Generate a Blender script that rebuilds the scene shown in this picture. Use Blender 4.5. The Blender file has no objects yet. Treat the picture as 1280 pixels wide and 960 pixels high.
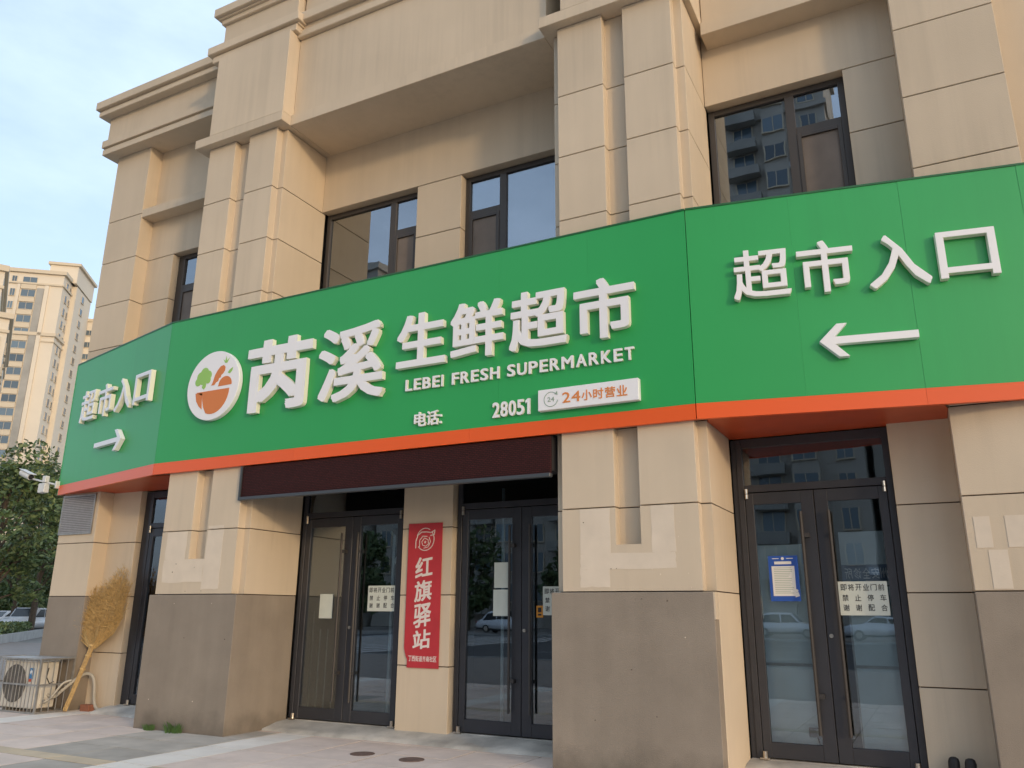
import bpy, bmesh, math, random
from mathutils import Vector, Matrix, noise
random.seed(7)
S = bpy.context.scene
COL = S.collection
R = math.radians

# ------------------------------------------------------------------ camera
FOC, PITCH, ROLL, YAW = 1001.98, 0.278106, 0.006719, -0.480499
cy, sy = math.cos(YAW), math.sin(YAW)
fw = Vector((sy*math.cos(PITCH), cy*math.cos(PITCH), math.sin(PITCH)))
rt = Vector((cy, -sy, 0)); up = rt.cross(fw)
c_, s_ = math.cos(ROLL), math.sin(ROLL)
r2 = c_*rt + s_*up; u2 = -s_*rt + c_*up
cam_d = bpy.data.cameras.new('camera'); cam = bpy.data.objects.new('camera', cam_d); COL.objects.link(cam)
cam.matrix_world = Matrix(((r2.x, u2.x, -fw.x, 0), (r2.y, u2.y, -fw.y, 0), (r2.z, u2.z, -fw.z, 1.55), (0, 0, 0, 1)))
cam_d.sensor_width = 36; cam_d.lens = FOC/1280*36; cam_d.clip_end = 3000; cam_d.clip_start = .05
S.camera = cam

# ------------------------------------------------------------------ world, sun, exposure
SUNV = Vector((1.72, -1.0, 0.38)).normalized()
elev = math.asin(SUNV.z); azim = math.atan2(SUNV.x, SUNV.y)
W = bpy.data.worlds.new('World'); S.world = W; W.use_nodes = True
nt = W.node_tree; nt.nodes.clear()
out = nt.nodes.new('ShaderNodeOutputWorld'); bg = nt.nodes.new('ShaderNodeBackground')
sky = nt.nodes.new('ShaderNodeTexSky'); sky.sky_type = 'NISHITA'; sky.sun_disc = False
sky.sun_elevation = elev; sky.sun_rotation = azim; sky.air_density = 1.0; sky.dust_density = 3.0; sky.ozone_density = 1.2
tc = nt.nodes.new('ShaderNodeTexCoord'); mp = nt.nodes.new('ShaderNodeMapping'); mp.inputs['Scale'].default_value = (1.0, 1.0, 2.6)
nz = nt.nodes.new('ShaderNodeTexNoise'); nz.inputs['Scale'].default_value = 2.1; nz.inputs['Detail'].default_value = 7; nz.inputs['Roughness'].default_value = .55
rp = nt.nodes.new('ShaderNodeValToRGB'); rp.color_ramp.elements[0].position = .40; rp.color_ramp.elements[1].position = .62
rp.color_ramp.elements[0].color = (.48, .48, .48, 1); rp.color_ramp.elements[1].color = (.86, .86, .86, 1)
mx = nt.nodes.new('ShaderNodeMixRGB'); mx.inputs[2].default_value = (3.2, 3.95, 5.0, 1)
nt.links.new(tc.outputs['Generated'], mp.inputs[0]); nt.links.new(mp.outputs[0], nz.inputs[0]); nt.links.new(nz.outputs[0], rp.inputs[0])
nt.links.new(rp.outputs[0], mx.inputs[0]); nt.links.new(sky.outputs[0], mx.inputs[1]); nt.links.new(mx.outputs[0], bg.inputs[0])
bg.inputs[1].default_value = 0.125; nt.links.new(bg.outputs[0], out.inputs[0])
sd = bpy.data.lights.new('sun', 'SUN'); sd.energy = 0.5; sd.angle = R(4.0); sd.color = (1.0, .73, .44)
so = bpy.data.objects.new('sun', sd); COL.objects.link(so); so.rotation_euler = SUNV.to_track_quat('Z', 'Y').to_euler(); so.location = (30, -20, 20)
S.view_settings.view_transform = 'Standard'; S.view_settings.look = 'None'; S.view_settings.exposure = 1.2; S.view_settings.gamma = 1

# ------------------------------------------------------------------ materials
MAT = {}
def mat(name, col, rough=.6, metal=0.0, spec=.5, var=0.0, vscale=3.0, bump=0.0, bscale=80.0, streak=0.0, rnd=0.0, dirt=0.0, rain=0.0, splash=0.0):
    if name in MAT: return MAT[name]
    m = bpy.data.materials.new(name); m.use_nodes = True; n = m.node_tree; b = n.nodes['Principled BSDF']; L = n.links
    b.inputs['Roughness'].default_value = rough; b.inputs['Metallic'].default_value = metal
    b.inputs['Specular IOR Level'].default_value = spec; b.inputs['Base Color'].default_value = (*col, 1)
    MAT[name] = m
    if not (var or bump or streak or rnd or dirt or rain or splash): return m
    geo = n.nodes.new('ShaderNodeNewGeometry'); cur = None
    rgb = n.nodes.new('ShaderNodeRGB'); rgb.outputs[0].default_value = (*col, 1); cur = rgb.outputs[0]
    def mul(fac_out, lo, hi, cur):
        mr = n.nodes.new('ShaderNodeMapRange'); mr.inputs[1].default_value = .3; mr.inputs[2].default_value = .7
        mr.inputs[3].default_value = lo; mr.inputs[4].default_value = hi; L.new(fac_out, mr.inputs[0])
        v = n.nodes.new('ShaderNodeVectorMath'); v.operation = 'SCALE'; L.new(cur, v.inputs[0]); L.new(mr.outputs[0], v.inputs['Scale'])
        return v.outputs[0]
    if var:
        t = n.nodes.new('ShaderNodeTexNoise'); t.inputs['Scale'].default_value = vscale; t.inputs['Detail'].default_value = 6
        L.new(geo.outputs['Position'], t.inputs[0]); cur = mul(t.outputs[0], 1-var, 1+var*.6, cur)
    if streak:
        mpn = n.nodes.new('ShaderNodeMapping'); mpn.inputs['Scale'].default_value = (5.5, 5.5, .35); L.new(geo.outputs['Position'], mpn.inputs[0])
        t = n.nodes.new('ShaderNodeTexNoise'); t.inputs['Scale'].default_value = 1.0; t.inputs['Detail'].default_value = 8; L.new(mpn.outputs[0], t.inputs[0])
        cur = mul(t.outputs[0], 1-streak, 1+streak*.4, cur)
    if dirt:
        t = n.nodes.new('ShaderNodeTexNoise'); t.inputs['Scale'].default_value = 1.7; t.inputs['Detail'].default_value = 10; t.inputs['Roughness'].default_value = .7
        L.new(geo.outputs['Position'], t.inputs[0]); cur = mul(t.outputs[0], 1-dirt, 1.0, cur)
    if rain:
        mpn = n.nodes.new('ShaderNodeMapping'); mpn.inputs['Scale'].default_value = (7.0, 7.0, .22); L.new(geo.outputs['Position'], mpn.inputs[0])
        t = n.nodes.new('ShaderNodeTexNoise'); t.inputs['Scale'].default_value = 1.0; t.inputs['Detail'].default_value = 5; t.inputs['Roughness'].default_value = .65; L.new(mpn.outputs[0], t.inputs[0])
        t2 = n.nodes.new('ShaderNodeTexNoise'); t2.inputs['Scale'].default_value = .55; L.new(geo.outputs['Position'], t2.inputs[0])
        ma = n.nodes.new('ShaderNodeMath'); ma.operation = 'MULTIPLY'; L.new(t.outputs[0], ma.inputs[0]); L.new(t2.outputs[0], ma.inputs[1])
        mr = n.nodes.new('ShaderNodeMapRange'); mr.inputs[1].default_value = .27; mr.inputs[2].default_value = .42; mr.inputs[3].default_value = 1.0; mr.inputs[4].default_value = 1-rain; L.new(ma.outputs[0], mr.inputs[0])
        v = n.nodes.new('ShaderNodeVectorMath'); v.operation = 'SCALE'; L.new(cur, v.inputs[0]); L.new(mr.outputs[0], v.inputs['Scale']); cur = v.outputs[0]
    if splash:
        sx = n.nodes.new('ShaderNodeSeparateXYZ'); L.new(geo.outputs['Position'], sx.inputs[0])
        t = n.nodes.new('ShaderNodeTexNoise'); t.inputs['Scale'].default_value = 4.5; t.inputs['Detail'].default_value = 8; L.new(geo.outputs['Position'], t.inputs[0])
        ma = n.nodes.new('ShaderNodeMath'); ma.operation = 'MULTIPLY_ADD'; ma.inputs[1].default_value = -.55; L.new(t.outputs[0], ma.inputs[0]); L.new(sx.outputs['Z'], ma.inputs[2])
        mr = n.nodes.new('ShaderNodeMapRange'); mr.inputs[1].default_value = -.25; mr.inputs[2].default_value = .02; mr.inputs[3].default_value = 1-splash; mr.inputs[4].default_value = 1.0; L.new(ma.outputs[0], mr.inputs[0])
        v = n.nodes.new('ShaderNodeVectorMath'); v.operation = 'SCALE'; L.new(cur, v.inputs[0]); L.new(mr.outputs[0], v.inputs['Scale']); cur = v.outputs[0]
    if rnd:
        oi = n.nodes.new('ShaderNodeObjectInfo'); mr = n.nodes.new('ShaderNodeMapRange')
        mr.inputs[3].default_value = 1-rnd; mr.inputs[4].default_value = 1+rnd; L.new(oi.outputs['Random'], mr.inputs[0])
        v = n.nodes.new('ShaderNodeVectorMath'); v.operation = 'SCALE'; L.new(cur, v.inputs[0]); L.new(mr.outputs[0], v.inputs['Scale']); cur = v.outputs[0]
    L.new(cur, b.inputs['Base Color'])
    if bump:
        t = n.nodes.new('ShaderNodeTexNoise'); t.inputs['Scale'].default_value = bscale; t.inputs['Detail'].default_value = 4
        L.new(geo.outputs['Position'], t.inputs[0]); bp = n.nodes.new('ShaderNodeBump'); bp.inputs['Strength'].default_value = bump
        bp.inputs['Distance'].default_value = .004; L.new(t.outputs[0], bp.inputs['Height']); L.new(bp.outputs[0], b.inputs['Normal'])
    return m
def glass(name, tint, base, rough=.0):
    if name in MAT: return MAT[name]
    m = bpy.data.materials.new(name); m.use_nodes = True; n = m.node_tree; n.nodes.clear(); L = n.links
    o = n.nodes.new('ShaderNodeOutputMaterial'); mixs = n.nodes.new('ShaderNodeMixShader')
    tr = n.nodes.new('ShaderNodeBsdfTransparent'); tr.inputs[0].default_value = (*tint, 1)
    gl = n.nodes.new('ShaderNodeBsdfGlossy'); gl.inputs['Roughness'].default_value = rough; gl.inputs[0].default_value = (.85, .92, 1, 1)
    fr = n.nodes.new('ShaderNodeFresnel'); fr.inputs[0].default_value = 1.5
    ad = n.nodes.new('ShaderNodeMath'); ad.operation = 'ADD'; ad.use_clamp = True; ad.inputs[1].default_value = base
    L.new(fr.outputs[0], ad.inputs[0]); L.new(ad.outputs[0], mixs.inputs[0]); L.new(tr.outputs[0], mixs.inputs[1]); L.new(gl.outputs[0], mixs.inputs[2])
    geo = n.nodes.new('ShaderNodeNewGeometry'); t = n.nodes.new('ShaderNodeTexNoise'); t.inputs['Scale'].default_value = 1.3; L.new(geo.outputs['Position'], t.inputs[0])
    bp = n.nodes.new('ShaderNodeBump'); bp.inputs['Strength'].default_value = .05; bp.inputs['Distance'].default_value = .02; L.new(t.outputs[0], bp.inputs['Height']); L.new(bp.outputs[0], gl.inputs['Normal'])
    L.new(mixs.outputs[0], o.inputs[0]); MAT[name] = m; return m
STUC = mat('stucco', (.635, .53, .40), .88, spec=.2, var=.06, vscale=.9, bump=.5, bscale=140, streak=.03, rnd=.045, rain=.075)
PLIN = mat('plinth_paint', (.305, .258, .208), .9, spec=.2, var=.10, vscale=1.6, bump=.9, bscale=110, streak=.07, dirt=.10, splash=.30)
PATCH = mat('patch_paint', (.685, .59, .475), .85, spec=.25, var=.06, vscale=5, bump=.3, bscale=120)
JOINT = mat('joint', (.075, .05, .035), .95)
GREEN = mat('green_panel', (.022, .355, .085), .42, spec=.6, var=.03, vscale=.8, rnd=.03, rain=.05, bump=.5, bscale=1.6)
GREENC = mat('green_cap', (.02, .12, .04), .4)
ORANGE = mat('orange_panel', (.80, .115, .02), .35, spec=.5, rnd=.03)
WHITE = mat('white_acrylic', (.84, .84, .86), .4)
SUN_TINT = mat('sun_tinted_return', (.82, .80, .68), .45)  # yellowish sunlight on the letter sides, put into their colour
FRAME = mat('dark_frame', (.055, .057, .067), .38, metal=.35, var=.08, vscale=4)
WFRAME = mat('window_frame', (.075, .066, .060), .45, metal=.25)
GLD = glass('door_glass', (.86, .91, .93), .075)
GLW = glass('window_glass', (.42, .46, .48), .26)
CHROME = mat('steel', (.62, .58, .52), .28, metal=1.0)
MAROON0 = mat('maroon_fabric', (.042, .010, .009), .9, spec=.15, var=.15, vscale=40, bump=.5, bscale=300)
def maroon():
    m = mat('maroon_tiles', (.05, .012, .011), .75, spec=.2, bump=.01); n = m.node_tree; L = n.links; b = n.nodes['Principled BSDF']
    geo = n.nodes.new('ShaderNodeNewGeometry'); sp = n.nodes.new('ShaderNodeSeparateXYZ'); cb = n.nodes.new('ShaderNodeCombineXYZ')
    L.new(geo.outputs['Position'], sp.inputs[0]); L.new(sp.outputs['X'], cb.inputs[0]); L.new(sp.outputs['Z'], cb.inputs[1])
    br = n.nodes.new('ShaderNodeTexBrick'); br.inputs['Scale'].default_value = 1; br.inputs['Brick Width'].default_value = .05; br.inputs['Row Height'].default_value = .022; br.inputs['Mortar Size'].default_value = .004; br.inputs['Mortar Smooth'].default_value = .3
    br.inputs['Color1'].default_value = (.058, .013, .012, 1); br.inputs['Color2'].default_value = (.040, .010, .009, 1); br.inputs['Mortar'].default_value = (.016, .006, .006, 1)
    L.new(cb.outputs[0], br.inputs[0]); L.new(br.outputs[0], b.inputs['Base Color'])
    bp = n.nodes.new('ShaderNodeBump'); bp.inputs['Strength'].default_value = .8; bp.inputs['Distance'].default_value = .004; bp.invert = True; L.new(br.outputs['Fac'], bp.inputs['Height']); L.new(bp.outputs[0], b.inputs['Normal'])
    return m
MAROON = maroon()
GREYBAR = mat('grey_bar', (.075, .085, .095), .45, metal=.3)
CONC = mat('concrete', (.64, .60, .53), .92, var=.35, vscale=2.3, bump=.8, bscale=40, dirt=.35)
PAPER = mat('paper', (.62, .66, .60), .8, var=.05, vscale=9)
INK = mat('ink', (.03, .03, .035), .8)
RED = mat('banner_red', (.52, .035, .045), .45, var=.08, vscale=6)
BWHITE = mat('banner_white', (.80, .72, .68), .6)
BLUE = mat('blue_print', (.02, .09, .42), .5)
LOGO_O = mat('logo_orange', (.66, .20, .045), .5)
LOGO_G = mat('logo_green', (.30, .55, .12), .5)
ORTXT = mat('orange_text', (.70, .24, .06), .5)
GRTXT = mat('grey_text', (.28, .38, .30), .5)
BLACK = mat('black_rubber', (.012, .012, .013), .6)
PLAST = mat('white_plastic', (.70, .71, .70), .45, var=.05, vscale=8, dirt=.15)
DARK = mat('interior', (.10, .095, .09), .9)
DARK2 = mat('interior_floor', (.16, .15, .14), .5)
OWALL = mat('opposite_wall', (.46, .42, .36), .9, var=.1, vscale=.3)
FARW = mat('far_wall', (.70, .61, .48), .9, var=.05, vscale=.15)
FARB = mat('far_band', (.62, .52, .38), .9)
FARG = mat('far_grey', (.36, .34, .30), .9, var=.15, vscale=.5)
FGLASS = mat('far_glass', (.10, .14, .17), .15, spec=.8, rnd=.5)
PINK = mat('slab_pink', (.80, .66, .56), .85, var=.07, vscale=2.5, bump=.5, bscale=60, rnd=.06, dirt=.22)
GREYS = mat('slab_grey', (.52, .47, .40), .9, var=.15, vscale=3, bump=.5, bscale=60, rnd=.10, dirt=.25)
WHITES = mat('slab_white', (.86, .80, .71), .85, var=.08, vscale=3, bump=.4, bscale=60, rnd=.03, dirt=.12)
YELS = mat('slab_yellow', (.68, .55, .38), .85, var=.12, vscale=3, bump=.4, bscale=60, rnd=.05, dirt=.2)
GROUT = mat('grout', (.10, .085, .07), .95, var=.2, vscale=3)
ASPH = mat('asphalt', (.075, .075, .078), .85, var=.15, vscale=.8, bump=.6, bscale=50)
LINE = mat('road_paint', (.62, .62, .60), .7, dirt=.2)
KERB = mat('kerb_stone', (.36, .35, .33), .9, var=.15, vscale=2)
LEAF = mat('leaf', (.07, .115, .035), .6, rnd=.12, var=.45, vscale=1.2)
LEAF2 = mat('leaf_light', (.15, .19, .065), .6, rnd=.12, var=.4, vscale=1.2)
BARK = mat('bark', (.09, .065, .045), .9, var=.3, vscale=8)
STRAW = mat('straw', (.56, .385, .165), .8, var=.35, vscale=25)
STRAW2 = mat('straw_handle', (.50, .34, .15), .8, var=.25, vscale=30)
CAGE = mat('galvanised', (.36, .35, .33), .45, metal=.6, var=.2, vscale=10)
FAN = mat('fan_dark', (.12, .115, .105), .6)
ACM = mat('ac_casing', (.74, .70, .62), .5, var=.06, vscale=6, dirt=.18)
BRICK = mat('brick_red', (.30, .12, .07), .9, var=.2, vscale=20)
CARW = mat('car_white', (.72, .73, .75), .25, spec=.6)
CARG = mat('car_glass', (.02, .025, .03), .08)
IRON = mat('cover_brown', (.16, .10, .075), .8, var=.3, vscale=20, bump=.8, bscale=120)
SAGE = mat('vent_grey', (.33, .33, .34), .6, var=.12, vscale=12)

# ------------------------------------------------------------------ mesh helpers
class MB:
    def __init__(s): s.v = []; s.f = []; s.m = []
    def quadbox(s, x0, x1, y0, y1, z0, z1, mi=0):
        b = len(s.v)
        s.v += [(x0,y0,z0),(x1,y0,z0),(x1,y1,z0),(x0,y1,z0),(x0,y0,z1),(x1,y0,z1),(x1,y1,z1),(x0,y1,z1)]
        for f in ((0,3,2,1),(4,5,6,7),(0,1,5,4),(1,2,6,5),(2,3,7,6),(3,0,4,7)):
            s.f.append(tuple(b+i for i in f)); s.m.append(mi)
        return s
    box = quadbox
    def prism(s, poly, z0, z1, mi=0, axis='z'):
        n = len(poly); b = len(s.v)
        if axis == 'z':
            s.v += [(p[0], p[1], z0) for p in poly] + [(p[0], p[1], z1) for p in poly]
        else:  # polygon in XZ, extruded along Y
            s.v += [(p[0], z0, p[1]) for p in poly] + [(p[0], z1, p[1]) for p in poly]
        s.f.append(tuple(b+i for i in reversed(range(n)))); s.f.append(tuple(b+n+i for i in range(n)))
        s.m += [mi, mi]
        for i in range(n):
            j = (i+1) % n; s.f.append((b+i, b+j, b+n+j, b+n+i)); s.m.append(mi)
        return s
    def tube(s, pts, rad, n=8, mi=0, cap=True):
        pts = [Vector(p) for p in pts]; b = len(s.v)
        rads = rad if isinstance(rad, (list, tuple)) else [rad]*len(pts)
        for i, p in enumerate(pts):
            d = (pts[min(i+1, len(pts)-1)] - pts[max(i-1, 0)]).normalized()
            a = Vector((0,0,1)) if abs(d.z) < .9 else Vector((1,0,0))
            e1 = d.cross(a).normalized(); e2 = d.cross(e1)
            for k in range(n):
                t = 2*math.pi*k/n; s.v.append(tuple(p + rads[i]*(math.cos(t)*e1 + math.sin(t)*e2)))
        for i in range(len(pts)-1):
            for k in range(n):
                k2 = (k+1) % n; s.f.append((b+i*n+k, b+i*n+k2, b+(i+1)*n+k2, b+(i+1)*n+k)); s.m.append(mi)
        if cap:
            s.f.append(tuple(b+k for k in reversed(range(n)))); s.f.append(tuple(b+(len(pts)-1)*n+k for k in range(n))); s.m += [mi, mi]
        return s
    def disc(s, cx, cz, r, y0, y1, n=40, mi=0, rz=None):
        return s.prism([(cx + r*math.cos(2*math.pi*k/n), cz + (rz or r)*math.sin(2*math.pi*k/n)) for k in range(n)], y0, y1, mi, axis='y')
    def mesh(s, name, mats, off=(0,0,0), bevel=0, smooth=False, seg=1):
        me = bpy.data.meshes.new(name)
        me.from_pydata([(v[0]-off[0], v[1]-off[1], v[2]-off[2]) for v in s.v], [], s.f)
        for m in mats: me.materials.append(m)
        if len(mats) > 1:
            for p, mi in zip(me.polygons, s.m): p.material_index = mi
        bm = bmesh.new(); bm.from_mesh(me); bmesh.ops.recalc_face_normals(bm, faces=bm.faces)
        if bevel: bmesh.ops.bevel(bm, geom=[e for e in bm.edges if len(e.link_faces) == 2 and e.calc_face_angle(0) > .5], offset=bevel, segments=3 if bevel > .05 else 1, affect='EDGES')
        bm.to_mesh(me); bm.free()
        if smooth:
            for p in me.polygons: p.use_smooth = True
        return me
OFF = {}
def props(o, label=None, cat=None, group=None, kind=None):
    if label: o['label'] = label
    if cat: o['category'] = cat
    if group: o['group'] = group
    if kind: o['kind'] = kind
    return o
def thing(name, label, cat, loc=(0,0,0), rz=0, group=None):
    o = bpy.data.objects.new(name, None); COL.objects.link(o); o.location = loc; o.rotation_euler = (0,0,rz); o.empty_display_size = .2
    OFF[o.name] = tuple(loc); return props(o, label, cat, group)
def link(name, me, parent=None, loc=(0,0,0)):
    o = bpy.data.objects.new(name, me); COL.objects.link(o); o.location = loc
    if parent: o.parent = parent
    return o
def part(name, mb, m, parent, bevel=0, smooth=False, local=False):
    """mesh given in world coordinates, child of an (unrotated) thing or of one of its parts"""
    root = parent
    while root.parent: root = root.parent
    off = (0,0,0) if local else OFF.get(root.name, (0,0,0))
    ms = m if isinstance(m, (list, tuple)) else [m]
    return link(name, mb.mesh(name, ms, off, bevel, smooth), parent)
def single(name, mb, m, label=None, cat=None, group=None, kind=None, bevel=0, smooth=False, loc=None):
    ms = m if isinstance(m, (list, tuple)) else [m]
    off = loc or (0,0,0)
    o = link(name, mb.mesh(name, ms, off, bevel, smooth), None, off); OFF[o.name] = tuple(off)
    return props(o, label, cat, group, kind)
_gc = {}
def glyph(txt, bold=.012):
    """flat lettering: unit-bbox mesh in XZ, y from 0 (back) to -1 (front); heavier weight = staggered copies of the outline"""
    k = (txt, bold)
    if k in _gc: return _gc[k]
    c = bpy.data.curves.new('lettering', 'FONT'); c.body = txt; c.extrude = .5; c.resolution_u = 3
    o = bpy.data.objects.new('lettering', c); COL.objects.link(o); bpy.context.view_layer.update()
    m0 = bpy.data.meshes.new_from_object(o.evaluated_get(bpy.context.evaluated_depsgraph_get()))
    bpy.data.objects.remove(o); bpy.data.curves.remove(c)
    base = [tuple(v.co) for v in m0.vertices]; faces = [tuple(p.vertices) for p in m0.polygons]
    V, F = [], []
    n = 8 if bold > .004 else 0
    sh = [(0, 0)] + [(bold*i, bold*j) for i in (-1, 0, 1) for j in (-1, 0, 1) if i or j][:n]
    for i, (dx, dy) in enumerate(sh):
        b = len(V); e = 1-.006*i; dx *= 1-.035*i; dy *= 1-.035*((i*5) % 9)
        V += [(x+dx, y+dy, (z+.5)*e) for x, y, z in base]; F += [tuple(b+j for j in f) for f in faces]
    xs = [v[0] for v in V]; ys = [v[1] for v in V]; x0, x1, y0, y1 = min(xs), max(xs), min(ys), max(ys)
    me = bpy.data.meshes.new('lettering'); me.from_pydata([((x-x0)/(x1-x0), -z, (y-y0)/(y1-y0)) for x, y, z in V], [], F)
    bm = bmesh.new(); bm.from_mesh(me); bmesh.ops.remove_doubles(bm, verts=bm.verts, dist=1e-6); bmesh.ops.recalc_face_normals(bm, faces=bm.faces); bm.to_mesh(me); bm.free()
    bpy.data.meshes.remove(m0); _gc[k] = (me, (x1-x0)/(y1-y0)); return _gc[k]
def letter(txt, parent, x0, x1, z0, z1, y, depth, ms, rootoff=None, org=None, ang=0, bold=.012, mirror=False, name='character'):
    """place lettering with its back at plane y (in a frame turned by ang about org when given)"""
    me0, _ = glyph(txt, bold); me = me0.copy(); me.name = name
    for m in ms: me.materials.append(m)
    if len(ms) > 1:
        for p in me.polygons:
            if abs(p.normal.y) < .7: p.material_index = 1
    o = bpy.data.objects.new(name, me); COL.objects.link(o); o.parent = parent
    root = parent
    while root.parent: root = root.parent
    off = Vector(OFF.get(root.name, (0,0,0)))
    if org is None: p = Vector((x1 if mirror else x0, y, z0))
    else: p = Vector((org[0] + x0*math.cos(ang) - y*math.sin(ang), org[1] + x0*math.sin(ang) + y*math.cos(ang), z0)); o.rotation_euler = (0,0,ang)
    o.location = p - off; o.scale = ((x1-x0)*(-1 if mirror else 1), depth, z1-z0); return o

# ------------------------------------------------------------------ setting: ground
def structure(name, mb, m, bevel=0): return single(name, mb, m, kind='structure', bevel=bevel)
structure('ground', MB().box(-900, 900, -900, 900, -.6, -.075), mat('ground_far', (.20, .19, .17), .95, var=.2, vscale=.2))
PAVE = mat('paving_far', (.28, .24, .21), .88, var=.12, vscale=2, dirt=.15)
pave = structure('pavement', MB().box(-60, 40, -8, 26, -.5, -.02), PAVE)
structure('slab_bed', MB().box(-17.1, 1.2, 1.9, 9.36, -.03, -.0035), GROUT)
structure('road', MB().box(-300, 300, -34, -8.2, -.5, -.06), ASPH)
kr = structure('kerb', MB().box(-60, 40, -8.2, -8.0, -.5, .0), KERB)
structure('far_pavement', MB().box(-300, 300, -60, -34.2, -.5, -.03), mat('far_paving', (.30, .27, .24), .9, var=.15, vscale=1))
structure('far_kerb', MB().box(-300, 300, -34.2, -34.0, -.5, .05), KERB)
structure('car_park', MB().box(-140, -60.02, -8, 160, -.5, -.03), mat('car_park', (.22, .21, .20), .9, var=.2, vscale=.6))
k = 0
for y in (-14.5, -21, -27.5):
    x = -80
    while x < 40:
        ln = single('road_marking', MB().box(x, x+4, y-.075, y+.075, -.064, -.056), LINE, kind='structure')
        x += 9
for x in range(-6, 8): single('crossing_stripe', MB().box(-30+x*1.1, -29.45+x*1.1, -33, -9.5, -.064, -.055), LINE, kind='structure')
# paving slabs in the part of the pavement that the photograph shows
unit = {}
def slab(x0, x1, y0, y1, m):
    if m.name not in unit: unit[m.name] = MB().box(-.5, .5, -.5, .5, -.5, .5).mesh('paving_slab', [m], bevel=0)
    o = link('paving_slab', unit[m.name], pave, ((x0+x1)/2, (y0+y1)/2, -.03 + random.uniform(-.0015, .0015))); g = .014
    o.scale = (x1-x0-g, y1-y0-g, .06); o.rotation_euler = (random.uniform(-.002,.002), random.uniform(-.002,.002), 0)
xe = [-17.1]
def cols(a, b, n): return [a + (b-a)*i/n for i in range(1, n+1)]
xe += cols(-17.1, -12.62, 5) + [-12.07] + cols(-12.07, -8.02, 5) + [-7.45] + cols(-7.45, -3.4, 5) + [-2.85] + cols(-2.85, 1.2, 5)
ye = [1.9, 2.6, 3.3, 4.0, 4.7, 5.4, 6.08, 6.34, 6.95, 7.55, 8.15, 8.75, 9.35]
for i in range(len(xe)-1):
    for j in range(len(ye)-1):
        a, b, c, d = xe[i], xe[i+1], ye[j], ye[j+1]; xm = (a+b)/2; ym = (c+d)/2
        if ym > 8.15 and (-10.1 < xm < -8.39 or -3.73 < xm < -1.98): pass
        if b-a < .65: m = WHITES
        elif abs(ym-6.21) < .1: m = YELS
        elif -9.7 < xm < -8 and 6.34 < ym < 8.8: m = GREYS
        elif ym < 6.1 and xm < -8 : m = GREYS if (i+j) % 2 and ym > 5.4 else PINK
        else: m = PINK
        slab(a, b, c, d, m)

# ------------------------------------------------------------------ the building
B = thing('corner_building', 'beige two-storey commercial building with stone-painted piers, cornices and dark framed glazing', 'building', (-6, 9.2, 0))
PY = 8.157; WY = 9.22
def pier_poly(c, inner, front, outer, slot=True, y0=PY, y1=9.30, rec=.125):
    P = [(c-outer, y1), (c-outer, y0+rec), (c-front, y0+rec), (c-front, y0)]
    if slot: P += [(c-inner, y0), (c-inner, y0+rec), (c+inner, y0+rec), (c+inner, y0)]
    P += [(c+front, y0), (c+front, y0+rec), (c+outer, y0+rec), (c+outer, y1)]
    return P
COURSES = [1.77, 2.65, 3.53, 4.41, 5.29, 6.17, 7.05, 7.93]
G = .006
def shrink_core(c, outer, y0, y1, z0, z1, name='pier'):
    return part(name, MB().box(c-outer+.02, c+outer-.02, y0, y1, z0, z1), JOINT, B)
for c, inner, front, outer in ((-9.235, .154, .743, .845), (-2.857, .139, .758, .865)):
    core = shrink_core(c, outer, PY+.15, 9.29, 0, 8.95)
    for a, b in zip(COURSES, COURSES[1:] + [8.97]):
        mb = MB()
        if a == 1.77:
            mb.prism(pier_poly(c, inner, front, outer), a+G, b-G); mb.box(c-inner-.02, c+inner+.02, PY+.0006, PY+.2, a+G+.001, 2.25)
        else: mb.prism(pier_poly(c, inner, front, outer), a+G, b-G)
        part('stone_panel', mb, STUC, core, bevel=0 if a == 1.77 else .004)
    # lower block down to the paving
    if c < -5:
        part('plinth', MB().box(c-outer-.01, c+outer, PY-.004, 9.3, -.05, 1.77-G), PLIN, core, bevel=.005)
    else:
        part('plinth', MB().box(c-outer-.03, c+outer-.005, PY-.004, PY+.17, -.05, 1.77-G), PLIN, core, bevel=.005)
        part('stone_panel', MB().box(c-outer, c+outer, PY+.172, 9.3, -.05, 1.77-G), STUC, core, bevel=.004)
        part('rebate_infill', MB().box(c+front, c+outer+.006, PY-.002, PY+.12, 1.50, 1.77-G), STUC, core)
    y = PY - .002
    def pp(x0, x1, z0, z1):
        j = lambda: random.uniform(-.007, .007)
        pts = [(x0+(x1-x0)*i/5+j(), z0+j()) for i in range(6)] + [(x1+j(), z0+(z1-z0)*i/4) for i in range(1, 4)] + [(x1-(x1-x0)*i/5+j(), z1 + (j() if z1 not in (2.643, 2.70) else 0)) for i in range(6)] + [(x0+j(), z1-(z1-z0)*i/4) for i in range(1, 4)]
        part('touch_up_patch', MB().prism(pts, y+random.uniform(0, .0006), y+.004, axis='y'), PATCH, core)
    if c < -5:
        pp(-9.87, -9.46, 2.25, 2.643); pp(-9.88, -9.08, 1.93, 2.25); pp(-9.06, -8.75, 2.25, 2.643); pp(-9.08, -8.75, 1.84, 2.25); pp(-9.05, -8.76, 2.66, 2.70)
    else:
        pp(-3.40, -3.06, 2.16, 2.643); pp(-3.41, -3.08, 1.82, 2.0); pp(-3.41, -2.36, 2.0, 2.16); pp(-2.60, -2.35, 2.16, 2.643)
rngc = random.Random(21)
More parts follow.
